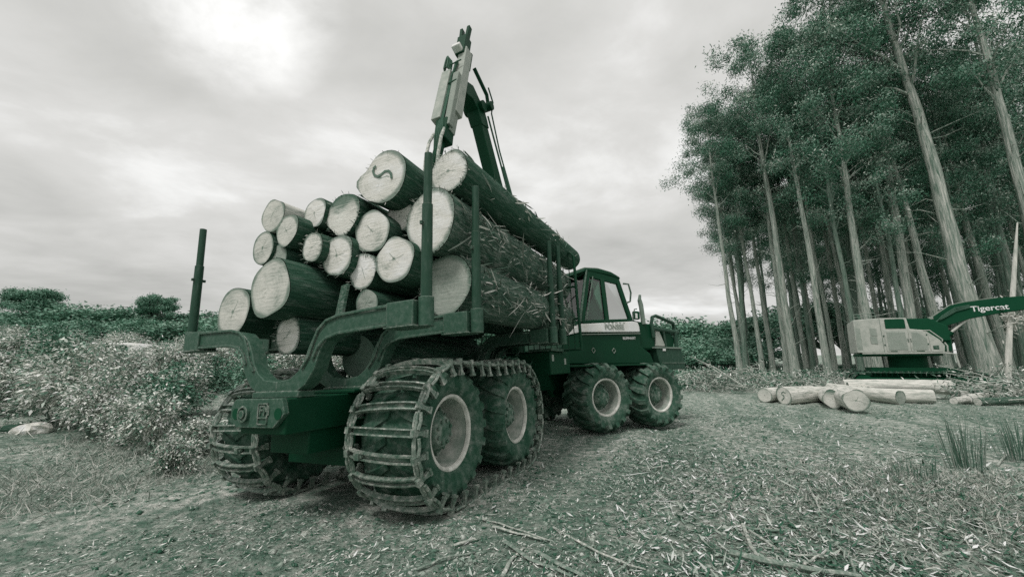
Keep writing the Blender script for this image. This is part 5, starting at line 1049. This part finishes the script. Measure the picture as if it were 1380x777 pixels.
def ribbons_flat(P, D, L, W, curl, rg, nseg):
    """strips lying roughly flat: width horizontal, curling upward"""
    N = len(P); D = unit(D); up = np.tile([0., 0, 1.], (N, 1)); S = unit(np.cross(D, up)); roll = rg.normal(0, .5, N); U = np.cross(S, D); S2 = S * np.cos(roll)[:, None] + U * np.sin(roll)[:, None]
    v = np.zeros((N, nseg + 1, 2, 3)); side = rg.normal(0, .25, N)
    for j in range(nseg + 1):
        t = j / nseg; c = P + D * (L * t)[:, None] + U * (np.abs(curl) * L * (t * t))[:, None] * .6 + S * (side * L * t * t)[:, None]; w = W * (1 - .8 * abs(2 * t - 1) ** 2.5) * .5
        v[:, j, 0] = c + S2 * w[:, None]; v[:, j, 1] = c - S2 * w[:, None]
    v[..., 2] = np.maximum(v[..., 2], P[:, None, None, 2])
    f = (np.arange(N)[:, None, None] * (nseg + 1) * 2 + np.array([[2 * j, 2 * j + 1, 2 * j + 3, 2 * j + 2] for j in range(nseg)])[None]).reshape(-1, 4)
    return v.reshape(-1, 3), f, np.repeat(rg.uniform(0, 1, N), (nseg + 1) * 2)
litter()
def clods():
    rg = np.random.default_rng(55); n = 26000; x, y, r = scatter(n, 2.2, 18, -62, 62, rg, 1.2); keep = (~machine_mask(x, y)) & (rg.uniform(0, 1, n) < np.clip(.15 + 1.4 * sst(.4, .62, fbm(x * .9, y * .9, 4, 71) + .5), 0, 1)); x, y, r = x[keep], y[keep], r[keep]; m = len(x)
    sz = (.007 * (5 ** rg.uniform(0, 1, m)) * (1 + .03 * r))[:, None, None]; o = np.array([[1, 0, 0], [0, 1, 0], [-1, 0, 0], [0, -1, 0], [0, 0, 1], [0, 0, -1]], float)[None] * rg.uniform(.5, 1.3, (m, 6, 1)) * [1.3, 1, .6]
    a = rg.uniform(0, 6.28, m); c, s_ = np.cos(a)[:, None], np.sin(a)[:, None]; v = np.stack([o[..., 0] * c - o[..., 1] * s_, o[..., 0] * s_ + o[..., 1] * c, o[..., 2]], -1) * sz + np.stack([x, y, H(x, y)], -1)[:, None]
    f = np.array([[0, 1, 4], [1, 2, 4], [2, 3, 4], [3, 0, 4], [1, 0, 5], [2, 1, 5], [3, 2, 5], [0, 3, 5]])[None] + np.arange(m)[:, None, None] * 6
    tag(link('earth_clods', arr_mesh('earth_clods', v.reshape(-1, 3), f.reshape(-1, 3), 'litter_bark', np.repeat(rg.uniform(0, .75, m), 6))), 'small clods of churned earth on the trampled ground', 'clods', kind='stuff')
clods()

def slash():
    """heaps of lopped branches at the edge of the clearing"""
    rg = np.random.default_rng(31)
    def heap(name, lab, pxs, pys, Y, n, hgt, depth):
        b = MB(); tw = []; 
        for k in range(n):
            px = rg.uniform(*pxs); yy = Y + rg.normal(0, depth); p = at(px, 500, yy); x, y = p[0], p[1]; z = hz(x, y) + hgt * rg.uniform(0, 1) ** 1.6; az = rg.uniform(0, 6.28); L = rg.gamma(2.2, .5); d = Vector((math.cos(az), math.sin(az), rg.normal(.08, .22))).normalized(); r = rg.uniform(.008, .035); c = Vector((x, y, z))
            m_ = c + d * L * .5 + Vector((0, 0, rg.normal(0, .08))); e = c + d * L; e.z = max(e.z, hz(x, y) + .02); b.tube([c, m_, e], [r, r * .8, r * .4], 5)
            for q in range(3): tw.append(np.array(m_.lerp(e, rg.uniform(0, 1))))
        o = b.build(name, 'branch', smooth=60); tag(o, lab, 'brush heap', 'heaps of lopped branches', kind='stuff')
        C = np.array(tw); C = np.repeat(C, 5, 0) + rg.normal(0, .16, (len(C) * 5, 3)); v, f, t = leaves(C, rg.normal(size=(len(C), 3)), rg.uniform(.12, .3, len(C)), rg.uniform(.03, .07, len(C)), rg)
        o2 = link('dead_leaves', arr_mesh('dead_leaves', v, f, 'litter_bark', t), o)
    heap('brush_heap', 'tangled heap of lopped branches beyond the front wheels', (915, 1010), (480, 530), 22, 190, 1.0, 1.5)
    heap('brush_heap', 'low scatter of lopped branches behind the ground logs', (1000, 1150), (490, 520), 24, 200, .7, 2.0)
    heap('brush_heap', 'heap of splintered branches at the end of the harvester track', (1290, 1420), (505, 545), 16.2, 190, .55, .9)
    heap('brush_heap', 'branches scattered beneath the trees beyond the harvester', (1260, 1420), (490, 510), 25, 120, .7, 1.5)
slash()
